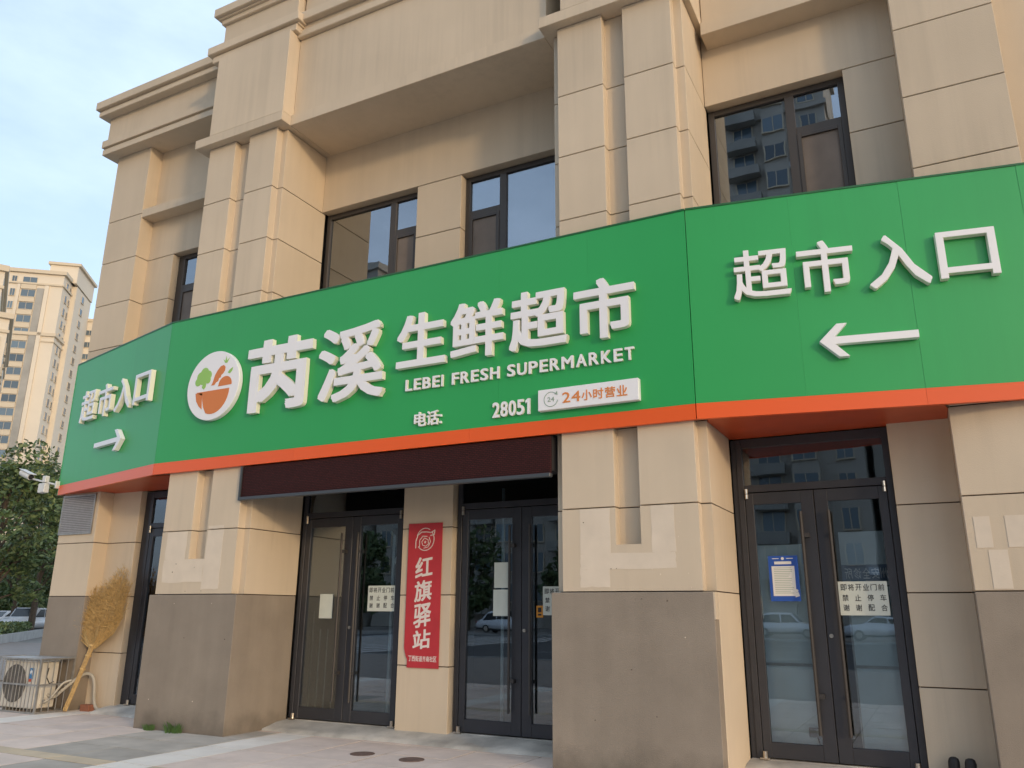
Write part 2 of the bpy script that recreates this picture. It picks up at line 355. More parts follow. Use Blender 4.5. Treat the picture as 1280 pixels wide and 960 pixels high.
def chips(core, x0, x1, z0, z1, y, n):
    for i in range(n):
        x = rngc.uniform(x0, x1); z = rngc.uniform(z0, z1); r = rngc.uniform(.004, .009); k = rngc.randint(5, 8)
        pts = [(x+r*rngc.uniform(.5, 1.3)*math.cos(2*math.pi*q/k), z+r*rngc.uniform(.5, 1.5)*math.sin(2*math.pi*q/k)) for q in range(k)]
        part('chip', MB().prism(pts, y-.0022, y+.002, axis='y'), rngc.choice((JOINT, JOINT, PATCH)), core)
P1 = [o for o in B.children if o.name.startswith('pier')]
chips(P1[0], -9.9, -8.55, 1.80, 2.2, PY-.002, 7); chips(P1[0], -9.9, -8.45, .1, 1.7, PY-.004, 6)
chips(P1[1], -3.5, -2.2, 1.80, 2.55, PY-.002, 9); chips(P1[1], -3.6, -2.1, .2, 1.7, PY-.004, 6)
# outer piers (set back)
def plain_pier(x0, x1, y0, y1, ztop, front_plinth=True):
    core = part('pier', MB().box(x0+.02, x1-.02, y0+.02, y1-.01, 0, ztop-.02), JOINT, B)
    for a, b in zip(COURSES, COURSES[1:] + [8.81]): part('stone_panel', MB().box(x0, x1, y0, y1, a+G, b-G), STUC, core, bevel=.004)
    part('stone_panel', MB().box(x0, x1, y0, y1, 8.81+G, ztop), STUC, core, bevel=.004)
    part('plinth', MB().box(x0-.003, x1+.003, y0-.004, y1, -.05, 1.77-G), PLIN, core, bevel=.005); return core
lp = plain_pier(-13.58, -12.62, 8.95, 9.30, 10.24)
rp_ = plain_pier(.275, 1.25, 8.76, 9.9, 11.5)
for x0, x1, z0, z1 in ((.345, .48, 2.16, 2.45), (.60, .78, 2.16, 2.45), (.43, .585, 1.79, 2.14)):
    part('touch_up_patch', MB().box(x0, x1, 8.756, 8.763, z0, z1), PATCH, rp_)
# back wall between the piers: courses beside the openings
def wall_stack(x0, x1, zs, y0=WY, y1=9.5):
    core = part('wall', MB().box(x0+.015, x1-.015, y0+.015, y1-.01, zs[0], zs[-1]), JOINT, B)
    for a, b in zip(zs, zs[1:]): part('wall_panel', MB().box(x0, x1, y0, y1, a+G, b-G), STUC, core, bevel=.004)
LOWZ = [-.05, .88, 1.77, 2.65, 3.53]; UPZ = [5.29, 6.17, 7.05, 7.93]
OPEN_L = (-11.92, -10.09); W_C1 = (-8.385, -6.485); W_C2 = (-5.69, -3.735); OPEN_R = (-1.985, -.31)
wall_stack(-12.62, OPEN_L[0], LOWZ); wall_stack(-12.62, OPEN_L[0], UPZ)
wall_stack(W_C1[1], W_C2[0], LOWZ); wall_stack(W_C1[1], W_C2[0], UPZ)
wall_stack(OPEN_R[1], .275, LOWZ); wall_stack(OPEN_R[1], .275, UPZ)
for x0, x1, zt in ((-12.62, -10.085, 10.24), (-8.385, -3.73, 8.98), (-1.985, .275, 8.78)):
    part('lintel', MB().box(x0, x1, WY, 9.5, 7.93+G, 10.3), STUC, B, bevel=.004)
    part('spandrel', MB().box(x0, x1, WY, 9.5, 3.53+G, 5.29), STUC, B)
part('wall', MB().box(1.25, 7.5, WY, 9.5, -.05, 11.5), STUC, B)
# cornices and parapet
def trim(name, *boxes, m=STUC, bevel=.006):
    mb = MB()
    for b in boxes: mb.box(*b)
    return part(name, mb, m, B, bevel=bevel)
for c in (-9.235, -2.857):
    xl = c-.97; xr = c+.945
    trim('capital_band', (xl, xr, 8.028, 9.31, 8.972, 9.135))
    trim('capital_block', (c-.66, xr-.004, 8.036, 9.31, 9.137, 10.66))
    trim('cornice', (c-.88, xr+.07, 8.085, 9.31, 10.662, 10.79), bevel=.01)
    trim('cornice', (c-.965, xr+.15, 8.028, 9.31, 10.815, 10.97), bevel=.01)
    trim('cornice_bed', (c-.85, xr+.10, 8.10, 9.30, 10.78, 10.82))
    trim('parapet_block', (c-.80, xr-.05, 8.205, 9.31, 10.972, 11.52))
    trim('coping', (c-.85, xr, 8.15, 9.31, 11.50, 11.60), bevel=.01)
    trim('coping', (c-.95, xr+.1, 8.05, 9.31, 11.625, 11.79), bevel=.01)
    trim('coping_bed', (c-.9, xr+.05, 8.11, 9.30, 11.59, 11.64))
X0, X1 = -8.289, -3.83
trim('fascia_band', (X0, X1, 8.225, 9.30, 8.975, 9.165))
trim('fascia', (X0, X1, 8.275, 9.30, 9.167, 10.60))
trim('cornice', (X0, X1, 8.20, 9.30, 10.602, 10.73), bevel=.01)
trim('cornice', (X0, X1, 8.13, 9.30, 10.85, 11.02), bevel=.01)
trim('cornice_bed', (X0, X1, 8.24, 9.29, 10.72, 10.86))
trim('parapet', (X0, X1, 8.33, 9.29, 11.022, 12.3))
# left bay
trim('beam', (-12.62, -10.085, 8.953, 9.30, 8.72, 8.885))
trim('architrave', (-13.78, -9.90, 8.722, 9.36, 10.242, 10.365))
trim('architrave', (-13.80, -9.90, 8.697, 9.36, 10.40, 10.555))
trim('architrave_bed', (-13.74, -9.90, 8.745, 9.35, 10.36, 10.405))
trim('frieze', (-13.74, -9.90, 8.761, 9.36, 10.557, 11.10))
trim('cornice', (-13.90, -9.90, 8.60, 9.36, 11.08, 11.18), bevel=.01)
trim('cornice', (-13.955, -9.90, 8.546, 9.36, 11.225, 11.40), bevel=.01)
trim('cornice_bed', (-13.88, -9.90, 8.62, 9.35, 11.17, 11.23))
# right bay
trim('beam', (-1.905, .275, 8.885, 9.30, 8.775, 8.97))
trim('fascia', (-1.905, .275, 8.98, 9.30, 8.972, 11.4))
trim('roof', (-13.5, 7.5, 9.32, 22, 11.0, 11.2))
part('side_wall', MB().box(-13.58, -13.3, 9.31, 22, -.05, 11.0), STUC, B); part('side_wall', MB().box(7.2, 7.5, 9.51, 22, -.05, 11.0), STUC, B)
part('rear_wall', MB().box(-13.28, 7.2, 21.7, 22, -.05, 11.0), STUC, B)
# dark interiors
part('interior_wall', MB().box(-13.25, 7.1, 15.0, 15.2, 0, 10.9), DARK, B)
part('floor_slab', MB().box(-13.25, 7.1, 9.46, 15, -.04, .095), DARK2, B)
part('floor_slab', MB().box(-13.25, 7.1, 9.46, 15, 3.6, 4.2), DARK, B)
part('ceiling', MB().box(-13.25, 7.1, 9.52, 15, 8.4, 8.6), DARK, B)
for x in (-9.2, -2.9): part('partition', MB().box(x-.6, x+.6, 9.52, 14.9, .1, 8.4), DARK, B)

# ------------------------------------------------------------------ doors
def double_door(x0, x1, seed):
    t = .065; y0, y1 = 9.325, 9.40
    fr = MB().box(x0, x0+t, y0, y1, .1, 3.5).box(x1-t, x1, y0, y1, .1, 3.5).box(x0+t, x1-t, y0+.004, y1-.004, 3.40, 3.5).box(x0+t, x1-t, y0+.004, y1-.004, 2.885, 2.965)
    d = part('double_door', fr, FRAME, B, bevel=.003)
    part('transom_glass', MB().box(x0+t, x1-t, 9.355, 9.365, 2.965, 3.40), GLD, d)
    xm = (x0+x1)/2
    for i, (a, b) in enumerate(((x0+t+.006, xm-.004), (xm+.004, x1-t-.006))):
        sL, sR = (.085, .135) if i == 0 else (.135, .085)
        lf = MB().box(a, a+sL, y0+.008, y1-.01, .115, 2.875).box(b-sR, b, y0+.008, y1-.01, .115, 2.875)
        lf.box(a+sL, b-sR, y0+.010, y1-.012, .115, .265).box(a+sL, b-sR, y0+.010, y1-.012, 2.745, 2.875)
        part('door_leaf', lf, FRAME, d, bevel=.003)
        part('glass_pane', MB().box(a+sL, b-sR, 9.36, 9.368, .265, 2.745), GLD, d)
        hx = b-sR-.005 if i == 0 else a+sL+.005
        part('pull_handle', MB().tube([(hx, 9.272, .37), (hx, 9.272, 2.64)], .017, 10).box(hx-.004, hx+.07 if i == 0 else hx+.004, 9.268, 9.336, .72, .765).box(hx-.004, hx+.07 if i == 0 else hx+.004, 9.268, 9.336, 2.36, 2.405), mat('handle_metal', (.075, .07, .068), .5, metal=.5), d, smooth=False)
        h = a+.02 if i == 0 else b-.02
        part('hinge', MB().tube([(h, 9.31, 2.81), (h, 9.31, 2.86)], .019, 10).tube([(h, 9.31, 2.868), (h, 9.31, 2.92)], .019, 10), CHROME, d)
        part('floor_pivot', MB().tube([(h, 9.305, .115), (h, 9.305, .18)], .026, 10).box(h-.05, h+.05, 9.27, 9.33, .102, .118), CHROME, d)
    part('lock', MB().tube([(xm+.045, 9.315, 1.34), (xm+.045, 9.335, 1.34)], .021, 14), CHROME, d)
    return d
double_door(-8.375, -6.50, 1); double_door(-5.67, -3.75, 2); double_door(-1.93, -.315, 3); double_door(-11.80, -10.1, 4)
# filler between left wall reveal and the door there, and at right pier side
part('reveal', MB().box(-11.915, -11.80, 9.33, 9.48, .1, 3.5), FRAME, B)
part('reveal', MB().box(-1.985, -1.93, 9.34, 9.48, .1, 3.5), FRAME, B)
for a, b in ((-8.385, -6.485), (-5.69, -3.735), (-1.985, -.31), (-11.92, -10.09)):
    part('threshold', MB().box(a, b, 9.30, 9.46, -.05, .101), CONC, B, bevel=.006)

# ------------------------------------------------------------------ upper windows
def window(x0, x1, mull, trans, open_left, zb=5.3, zt=7.925):
    y0, y1 = 9.355, 9.42; t = .075
    fr = MB().box(x0, x0+t, y0, y1, zb, zt).box(x1-t, x1, y0, y1, zb, zt).box(x0+t, x1-t, y0+.003, y1, zt-t, zt).box(x0+t, x1-t, y0+.003, y1, zb, zb+t)
    fr.box(mull-.055, mull+.055, y0+.002, y1, zb+t, zt-t)
    sx = (x0+t, mull-.055) if open_left else (mull+.055, x1-t)
    fr.box(sx[0], sx[1], y0+.004, y1, trans-.05, trans+.05)
    w = part('window', fr, WFRAME, B, bevel=.003)
    ox = (mull+.055, x1-t) if open_left else (x0+t, mull-.055)
    part('pane', MB().box(ox[0], ox[1], 9.39, 9.398, zb+t, zt-t), GLW, w)
    part('pane', MB().box(sx[0], sx[1], 9.39, 9.398, trans+.05, zt-t), GLW, w)
    s = .05
    sash = MB().box(sx[0], sx[0]+s, y0-.008, y1-.01, zb+t, trans-.05).box(sx[1]-s, sx[1], y0-.008, y1-.01, zb+t, trans-.05).box(sx[0]+s, sx[1]-s, y0-.006, y1-.01, trans-.05-s, trans-.05).box(sx[0]+s, sx[1]-s, y0-.006, y1-.01, zb+t, zb+t+s)
    part('sash', sash, WFRAME, w, bevel=.003)
    part('insect_screen', MB().box(sx[0]+s, sx[1]-s, 9.375, 9.379, zb+t+s, trans-.05-s), mat('screen', (.20, .165, .14), .8, var=.15, vscale=4), w)
window(-8.38, -6.49, -7.03, 7.30, False)
window(-5.685, -3.74, -5.05, 7.30, True)
window(-1.98, -.315, -.965, 7.335, False)
window(-11.83, -10.095, -11.2, 7.27, True)
part('reveal', MB().box(-11.915, -11.83, 9.36, 9.48, 5.3, 7.92), WFRAME, B)

# ------------------------------------------------------------------ concrete aprons at the doors
def apron(x0, x1, name='door_apron'):
    mb = MB(); n = 40; rows = []
    for i in range(n+1):
        x = x0 + (x1-x0)*i/n
        e = 8.83 + .10*noise.noise(Vector((x*.9, 3, 1))) + .035*noise.noise(Vector((x*5, 1, 4)))
        ys = [e, e+.03, e+.12, 9.1, 9.31]; zs = [-.02, .028, .045, .075, .097]
        b = len(mb.v)
        for y, z in zip(ys, zs): mb.v.append((x, y, z + .008*noise.noise(Vector((x*3, y*3, 0)))))
        rows.append(b)
    for i in range(n):
        for j in range(4): mb.f.append((rows[i]+j, rows[i+1]+j, rows[i+1]+j+1, rows[i]+j+1)); mb.m.append(0)
    return single(name, mb, CONC, kind='structure', smooth=True)
apron(-8.388, -3.725); apron(-1.99, .27); apron(-12.0, -10.09)

# ------------------------------------------------------------------ signboard
SG = thing('shop_signboard', 'long green supermarket fascia sign with white raised lettering and orange lower edge', 'signboard', (-6, 8.1, 3.5))
S1 = (-10.28, 8.10); S2 = (-2.05, 8.10); aR = math.atan(.18); aL = -math.atan(.2336)
ZB, ZO, ZT = 3.505, 3.672, 5.915
def seg_panels(org, ang, u0, u1, n):
    ca, sa = math.cos(ang), math.sin(ang)
    def P(u, v): return (org[0]+u*ca-v*sa, org[1]+u*sa+v*ca)
    for i in range(n):
        a = u0+(u1-u0)*i/n+.0004; b = u0+(u1-u0)*(i+1)/n-.0004
        tl = random.uniform(-.0022, .0022)
        part('green_panel', MB().prism([P(a, tl), P(b, -tl), P(b, .035), P(a, .035)], ZO+.001, ZT), GREEN, SG)
    n2 = max(1, round((u1-u0)/2.4))
    for i in range(n2):
        a = u0+(u1-u0)*i/n2+.001; b = u0+(u1-u0)*(i+1)/n2-.001
        part('orange_strip', MB().prism([P(a, -.004), P(b, -.004), P(b, .05), P(a, .05)], ZB, ZO-.001), ORANGE, SG)
    part('backing', MB().prism([P(u0+.03, .037), P(u1-.03, .037), P(u1-.03, .042), P(u0+.03, .042)], ZO, ZT-.01), GREENC, SG)
    part('top_cap', MB().prism([P(u0, -.008), P(u1, -.008), P(u1, .045), P(u0, .045)], ZT+.001, ZT+.022), GREENC, SG)
seg_panels(S1, 0, 0.004, 8.226, 7)
UL = 3.44/math.cos(aL); UR = 4.3/math.cos(aR)
seg_panels(S1, aL, -UL, -.004, 3)
seg_panels(S2, aR, .004, UR, 4)
# soffits closing the sign underneath over the recesses, and its top cover
def PL(u, v): return (S1[0]+u*math.cos(aL)-v*math.sin(aL), S1[1]+u*math.sin(aL)+v*math.cos(aL))
def PR(u, v): return (S2[0]+u*math.cos(aR)-v*math.sin(aR), S2[1]+u*math.sin(aR)+v*math.cos(aR))
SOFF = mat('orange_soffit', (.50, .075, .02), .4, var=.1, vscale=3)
part('soffit', MB().prism([PL(-UL, .052), PL(-.3, .052), (-10.085, 8.3), (-10.085, 9.32), (-12.61, 9.215), (-12.61, 8.947), (-13.6, 8.947)], ZB+.004, ZB+.016), SOFF, SG)
part('soffit', MB().prism([PR(.12, .052), PR(2.33, .052), (.27, 8.755), (.27, 9.215), (-.31, 9.215), (-.31, 9.32), (-1.985, 9.32), (-1.985, 8.29)], ZB+.004, ZB+.016), SOFF, SG)
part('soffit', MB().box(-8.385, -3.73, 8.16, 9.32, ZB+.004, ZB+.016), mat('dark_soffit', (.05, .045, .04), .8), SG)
part('end_cap', MB().prism([PL(-UL-.02, -.004), PL(-UL-.002, -.004), PL(-UL-.002, .06), PL(-UL-.02, .06)], ZB, ZT), GREEN, SG)
LD = .075
def sign_text(rows, org, ang, bold):
    for t, a, b, z0, z1 in rows: letter(t, SG, a, b, z0, z1, -.006, LD, [WHITE, SUN_TINT], org=org, ang=ang, bold=bold)
sign_text([('生',4.417,5.155,4.540,5.255),('鲜',5.224,5.975,4.535,5.268),('超',6.055,6.812,4.530,5.262),('市',6.895,7.632,4.527,5.255)], S1, 0, .026)
sign_text([('芮',1.80,3.00,4.225,5.285)], S1, 0, .034)
sign_text([('溪',3.125,4.225,4.215,5.275)], S1, 0, .019)
sign_text([('超',.469,1.049,4.745,5.305),('市',1.124,1.672,4.740,5.315),('入',1.800,2.370,4.72,5.290),('口',2.448,2.975,4.752,5.252)], S2, aR, .014)
sign_text([('超',-2.90,-2.33,4.70,5.265),('市',-2.20,-1.65,4.69,5.26),('入',-1.54,-.97,4.69,5.245),('口',-.86,-.33,4.70,5.205)], S1, aL, .014)
word = 'LEBEI FRESH SUPERMARKET'
adv = {'I': .42, 'M': 1.16, 'A': .98, 'L': .78, 'E': .80, 'F': .76, 'T': .84, 'S': .82, 'P': .88, 'R': .92, 'B': .92, 'K': .94, 'H': .98, 'U': .96, ' ': .42}
tot = sum(adv[c] for c in word) + .12*(len(word)-1); sc_ = (7.60-4.547)/tot; x = 4.547
for c in word:
    if c != ' ': letter(c, SG, x, x+adv[c]*sc_*(.40 if c == 'I' else .90), 4.243, 4.392, -.004, .03, [WHITE, SUN_TINT], org=S1, bold=.012 if c == 'I' else .022)
    x += (adv[c]+.12)*sc_
for i, t in enumerate('电话'): letter(t, SG, 4.70+i*.185, 4.875+i*.185, 3.765, 3.948, -.004, .03, [WHITE, SUN_TINT], org=S1, bold=.02)
for z in (3.775, 3.86): part('character', MB().box(S1[0]+5.075, S1[0]+5.10, 8.066, 8.096, z, z+.026), WHITE, SG)
for i, t in enumerate('2805'): letter(t, SG, 5.814+i*.108, 5.814+i*.108+.094, 3.763, 3.948, -.004, .03, [WHITE, SUN_TINT], org=S1, bold=.018)
part('character', MB().prism([(S1[0]+5.814+.432+p, q) for p, q in ((.030, 3.763), (.060, 3.763), (.060, 3.948), (.036, 3.948), (.004, 3.922), (.004, 3.894), (.030, 3.908))], 8.066, 8.096, axis='y'), WHITE, SG)
def arrow(org, ang, tip, tail, zc, hw, hh, w):
    d = 1 if tail > tip else -1
    pts = [(tip, zc), (tip+d*hw, zc+hh), (tip+d*(hw+w*1.25), zc+hh), (tip+d*(w*1.25+w*.62), zc+w*.5), (tail, zc+w*.5), (tail, zc-w*.5), (tip+d*(w*1.25+w*.62), zc-w*.5), (tip+d*(hw+w*1.25), zc-hh), (tip+d*hw, zc-hh)]
    mb = MB().prism(pts, -.006-LD, -.006, axis='y')
    ca, sa = math.cos(ang), math.sin(ang)
    mb.v = [(org[0]+v[0]*ca-v[1]*sa, org[1]+v[0]*sa+v[1]*ca, v[2]) for v in mb.v]
    part('arrow', mb, WHITE, SG, bevel=.002)
arrow(S2, aR, 1.265, 2.18, 4.21, .175, .175, .078)
arrow(S1, aL, -1.10, -2.10, 4.20, .175, .175, .078)
# round logo
lx, lz, lr = S1[0]+1.142, 4.735, .525
disc = part('logo_disc', MB().disc(lx, lz, lr, 8.02, 8.094, 64), [WHITE], SG, bevel=.006)
def flat(name, pts, m, d=.004, y=8.02, par=disc): return part(name, MB().prism([(lx+p[0]*lr, lz+p[1]*lr) for p in pts], y-d, y-.0005, axis='y'), m, par)
def arc(cx, cy_, r, a0, a1, n=16, ry=None): return [(cx+r*math.cos(R(a0+(a1-a0)*i/n)), cy_+(ry or r)*math.sin(R(a0+(a1-a0)*i/n))) for i in range(n+1)]
bowl = [(-.30, -.15), (.66, -.15)] + arc(.10, -.15, .56, 0, -100, 14, .66) + [(-.08, -.72), (-.16, -.45), (-.19, -.25), (-.215, -.45), (-.235, -.62), (-.33, -.5), (-.44, -.28)]
flat('bowl_mark', [(-.62, -.15), (.66, -.15)] + arc(.05, -.15, .61, 0, -110, 14, .68) + [(-.27, -.62), (-.34, -.40), (-.36, -.26)], LOGO_O)
flat('bowl_mark', [(-.64, -.17), (-.37, -.19), (-.36, -.40), (-.33, -.66), (-.46, -.56), (-.58, -.40)], LOGO_O)
flat('carrot_mark', [(-.06, .0), (-.02, .05), (.02, .17), (.06, .3), (.14, .42), (.24, .52), (.36, .55), (.43, .48), (.42, .38), (.36, .30), (.30, .27), (.28, .2), (.22, .18), (.2, .1), (.12, .07), (.06, .0)], LOGO_O)
flat('tomato_mark', [(.22, -.06)] + list(reversed(arc(.48, -.03, .25, 10, 175, 14, .24))) + [(.73, -.05)], LOGO_O)
mbb = MB()
for px_, pz_, pr_ in ((-.50, .30, .15), (-.36, .40, .16), (-.22, .32, .14), (-.58, .16, .12), (-.40, .22, .16), (-.20, .18, .10)):
    mbb.prism([(lx+a*lr, lz+b*lr) for a, b in arc(px_, pz_, pr_, 0, 337.5, 15)], 8.02-.004-.0002*len(mbb.v)/32, 8.0195, axis='y')
part('broccoli_mark', mbb, LOGO_G, disc)
flat('broccoli_stem_mark', [(-.38, .10), (-.26, .10), (-.27, -.02), (-.34, -.08), (-.42, -.02)], LOGO_G)
flat('leaf_mark', [(.40, .60), (.32, .72), (.40, .66), (.43, .80), (.46, .66), (.56, .74), (.48, .60)], LOGO_G)
flat('leaf_mark', [(.54, .30), (.60, .38), (.72, .44), (.70, .34), (.62, .27)], LOGO_G)
# 24-hour box
bx0, bx1, bz0, bz1 = S1[0]+6.437, S1[0]+7.640, 3.766, 4.011
hb = part('hours_box', MB().box(bx0, bx1, 8.02, 8.096, bz0, bz1), WHITE, SG, bevel=.004)
hb['label'] = 'white opening hours box with orange lettering and clock icon'
yb = 8.0195
xx = bx0+.305
for t, w in (('2', .105), ('4', .115), ('小', .13), ('时', .13), ('营', .13), ('业', .13)):
    letter(t, hb, xx, xx+w*.93, bz0+.062, bz1-.062, yb, .004, [ORTXT], bold=.008 if t in '24' else .014); xx += w+.008
cx_, cz_ = bx0+.163, (bz0+bz1)/2
ring = arc(0, 0, .088, 40, 350, 30); ring_in = list(reversed(arc(0, 0, .081, 40, 350, 30)))
mbr = MB()
for i in range(30):
    a, b = ring[i], ring[i+1]; c2, d2 = ring_in[30-i-1], ring_in[30-i]
    mbr.prism([(cx_+a[0], cz_+a[1]), (cx_+b[0], cz_+b[1]), (cx_+c2[0], cz_+c2[1]), (cx_+d2[0], cz_+d2[1])], yb-.003, yb, axis='y')
mbr.prism([(cx_+.045, cz_+.055), (cx_+.085, cz_+.045), (cx_+.078, cz_+.09)], yb-.0032, yb, axis='y')
part('clock_icon', mbr, GRTXT, hb)
letter('24', hb, cx_-.043, cx_+.043, cz_-.027, cz_+.027, yb, .003, [GRTXT], bold=.0)

# ------------------------------------------------------------------ folded awning under the sign
AW = thing('folded_awning', 'dark maroon folded awning strip with grey bar under the sign', 'awning', (-6, 8.15, 3.0))
part('cover', MB().box(-8.46, -3.735, 8.118, 8.15, 3.065, 3.49), MAROON, AW, bevel=.004)
part('front_bar', MB().box(-8.465, -3.732, 8.09, 8.165, 3.02, 3.064), GREYBAR, AW, bevel=.006)
part('end_plate', MB().box(-8.49, -8.464, 8.10, 8.156, 3.02, 3.495), GREYBAR, AW)
part('housing', MB().box(-8.38, -3.74, 8.17, 8.42, 3.10, 3.50), mat('awning_housing', (.03, .028, .03), .7), AW)

# ------------------------------------------------------------------ red banner on the wall between the doors
BN = thing('red_banner', 'tall narrow red banner with white calligraphy between the glass doors', 'banner', (-6.11, 9.21, .85))
bl, br, bb, bt = -6.375, -5.835, .855, 2.712
part('sheet', MB().prism([(bl+.05, bb), (br, bb), (br, bt), (bl, bt), (bl, bb+.24), (bl+.03, bb+.14), (bl+.055, bb+.10)], 9.203, 9.214, axis='y'), RED, BN)
zc = [(2.006, .262, '红'), (1.693, .267, '旗'), (1.364, .30, '驿'), (1.09, .24, '站')]
for z, h, t in zc:
    o = letter(t, BN, -6.105-.135, -6.105+.135, z, z+h, 9.2028, .004, [BWHITE], bold=.022)
    sh = o.data
    for v in sh.vertices: v.co.z += .16*(v.co.x-.5)
xx = bl+.075
for t in '丁西街道齐南社区': letter(t, BN, xx, xx+.05, bb+.08, bb+.148, 9.2028, .003, [BWHITE], bold=.012); xx += .055
ex, ez = -6.10, 2.495
def stroke(pts, w, m, parent, y, name='emblem_line'):
    mb = MB()
    for p, q in zip(pts, pts[1:]):
        d = Vector((q[0]-p[0], q[1]-p[1])); 
        if d.length < 1e-6: continue
        d.normalize(); nrm = Vector((-d.y, d.x))*w/2; e = d*w*.2
        mb.prism([(p[0]-e.x+nrm.x, p[1]-e.y+nrm.y), (p[0]-e.x-nrm.x, p[1]-e.y-nrm.y), (q[0]+e.x-nrm.x, q[1]+e.y-nrm.y), (q[0]+e.x+nrm.x, q[1]+e.y+nrm.y)], y-.003, y, axis='y')
    return part(name, mb, m, parent)
E1 = [(ex+.14*math.cos(R(a)), ez+.145*math.sin(R(a))) for a in range(40, -150, -10)]
stroke(E1, .012, BWHITE, BN, 9.2028)
stroke([(ex-.15, ez-.11), (ex-.15, ez-.02), (ex-.12, ez+.06), (ex-.06, ez+.10), (ex+.02, ez+.10), (ex+.09, ez+.09), (ex+.15, ez+.12), (ex+.14, ez+.06), (ex+.08, ez+.05)], .012, BWHITE, BN, 9.2026)
stroke([(ex+.14*math.cos(R(a)), ez+.15*math.sin(R(a))) for a in range(60, 165, 10)], .010, BWHITE, BN, 9.2027)
stroke([(ex-.09, ez-.10), (ex-.09, ez-.01), (ex-.04, ez+.045), (ex+.03, ez+.04)], .010, BWHITE, BN, 9.2025)
stroke([(ex-.055, ez-.03), (ex-.01, ez+.02), (ex+.045, ez-.005), (ex+.055, ez-.06), (ex+.01, ez-.09), (ex-.04, ez-.075), (ex-.055, ez-.03)], .009, BWHITE, BN, 9.2024)
stroke([(ex+.06, ez+.03), (ex+.085, ez-.03), (ex+.05, ez-.10), (ex-.02, ez-.115)], .009, BWHITE, BN, 9.2023)
star = [(ex+(.022 if i % 2 == 0 else .009)*math.sin(R(36*i)), ez-.035+(.022 if i % 2 == 0 else .009)*math.cos(R(36*i))) for i in range(10)]
part('emblem_star', MB().prism(star, 9.1995, 9.2029, axis='y'), BWHITE, BN)

# ------------------------------------------------------------------ papers on the doors
DY = 9.352
def sheet(name, x0, x1, z0, z1, m, label, cat, group=None, curl=.006):
    mb = MB(); n = 8
    top = [(x0+(x1-x0)*i/n, DY - curl*math.sin(i/n*math.pi*1.0)*.6) for i in range(n+1)]
    b = 0
    for z in (z0, z1):
        for p in top: mb.v.append((p[0], p[1], z))
    for i in range(n): mb.f.append((i, i+1, n+1+i+1, n+1+i)); mb.m.append(0)
    for z in (z0, z1):
        for p in top: mb.v.append((p[0], p[1]+.0012, z))
    o = 2*(n+1)
    for i in range(n): mb.f.append((o+i+1, o+i, o+n+1+i, o+n+1+i+1)); mb.m.append(0)
    return single(name, mb, m, label, cat, group, loc=((x0+x1)/2, DY, z0))
sheet('paper_sheet', -7.975, -7.738, 1.458, 1.793, PAPER, 'blank cream paper sheet on left leaf of the door beside the red banner', 'paper')
def no_parking(x0, x1, z0, z1, label):
    r = sheet('parking_notice', x0, x1, z0, z1, PAPER, label, 'notice', 'parking notices on the shop doors', curl=0)
    yl = DY-.0012; w = x1-x0; h = z1-z0
    for i, t in enumerate('即将开业门前'): letter(t, r, x0+w*(.05+i*.153), x0+w*(.05+i*.153+.125), z1-h*.27, z1-h*.08, yl, .001, [INK], bold=.008)
    for j, s in enumerate(('禁止停车', '谢谢配合')):
        for i, t in enumerate(s): letter(t, r, x0+w*(.07+i*.255), x0+w*(.07+i*.255+.125), z1-h*(.58+j*.29), z1-h*(.39+j*.29), yl, .001, [INK], bold=.008)
    return r
no_parking(-7.122, -6.652, 1.56, 1.902, 'no-parking paper notice on the door leaf left of the red banner')
no_parking(-4.42, -3.95, 1.525, 1.87, 'no-parking paper notice half hidden behind the pier, beside the orange sticker')
no_parking(-.967, -.492, 1.548, 1.891, 'no-parking paper notice on the door beside the blue poster')
sheet('paper_sheet', -5.115, -4.913, 1.857, 2.177, PAPER, 'upper pale sheet of two on the door right of the red banner', 'paper', curl=.002)
sheet('paper_sheet', -5.125, -4.915, 1.511, 1.836, PAPER, 'lower pale sheet of two on the door right of the red banner', 'paper', curl=.002)
st = sheet('orange_sticker', -4.51, -4.418, 1.496, 1.639, mat('sticker_orange', (.62, .26, .03), .5), 'small orange sticker on the door next to the pier', 'sticker', curl=0)
part('print_mark', MB().box(-4.487, -4.441, DY-.003, DY-.001, 1.56, 1.615).box(-4.487, -4.441, DY-.003, DY-.001, 1.52, 1.54), INK, st)
bp_ = sheet('blue_poster', -1.665, -1.352, 1.690, 2.173, BLUE, 'blue bordered paper poster on the right hand shop door', 'poster', curl=0)
part('white_field', MB().box(-1.632, -1.392, DY-.003, DY-.001, 1.745, 2.062), mat('poster_white', (.74, .74, .73), .7), bp_)
part('title_strip', MB().box(-1.60, -1.42, DY-.003, DY-.001, 2.082, 2.112), MAT['poster_white'], bp_)
part('top_text', MB().box(-1.62, -1.55, DY-.003, DY-.001, 2.140, 2.147).box(-1.47, -1.40, DY-.003, DY-.001, 2.140, 2.147).disc(-1.51, 2.143, .016, DY-.003, DY-.001, 14), MAT['poster_white'], bp_)
mb = MB(); z = 2.04
while z > 1.77:
    mb.box(-1.61, -1.61+random.uniform(.15, .20), DY-.0042, DY-.003, z, z+.005); z -= .019
part('text_lines', mb, GRTXT, bp_)
part('figure_mark', MB().disc(-1.385, 1.80, .015, DY-.0055, DY-.003, 12).prism([(-1.405, 1.73), (-1.36, 1.745), (-1.37, 1.785), (-1.40, 1.78)], DY-.005, DY-.003, axis='y'), MAT['poster_white'], bp_)
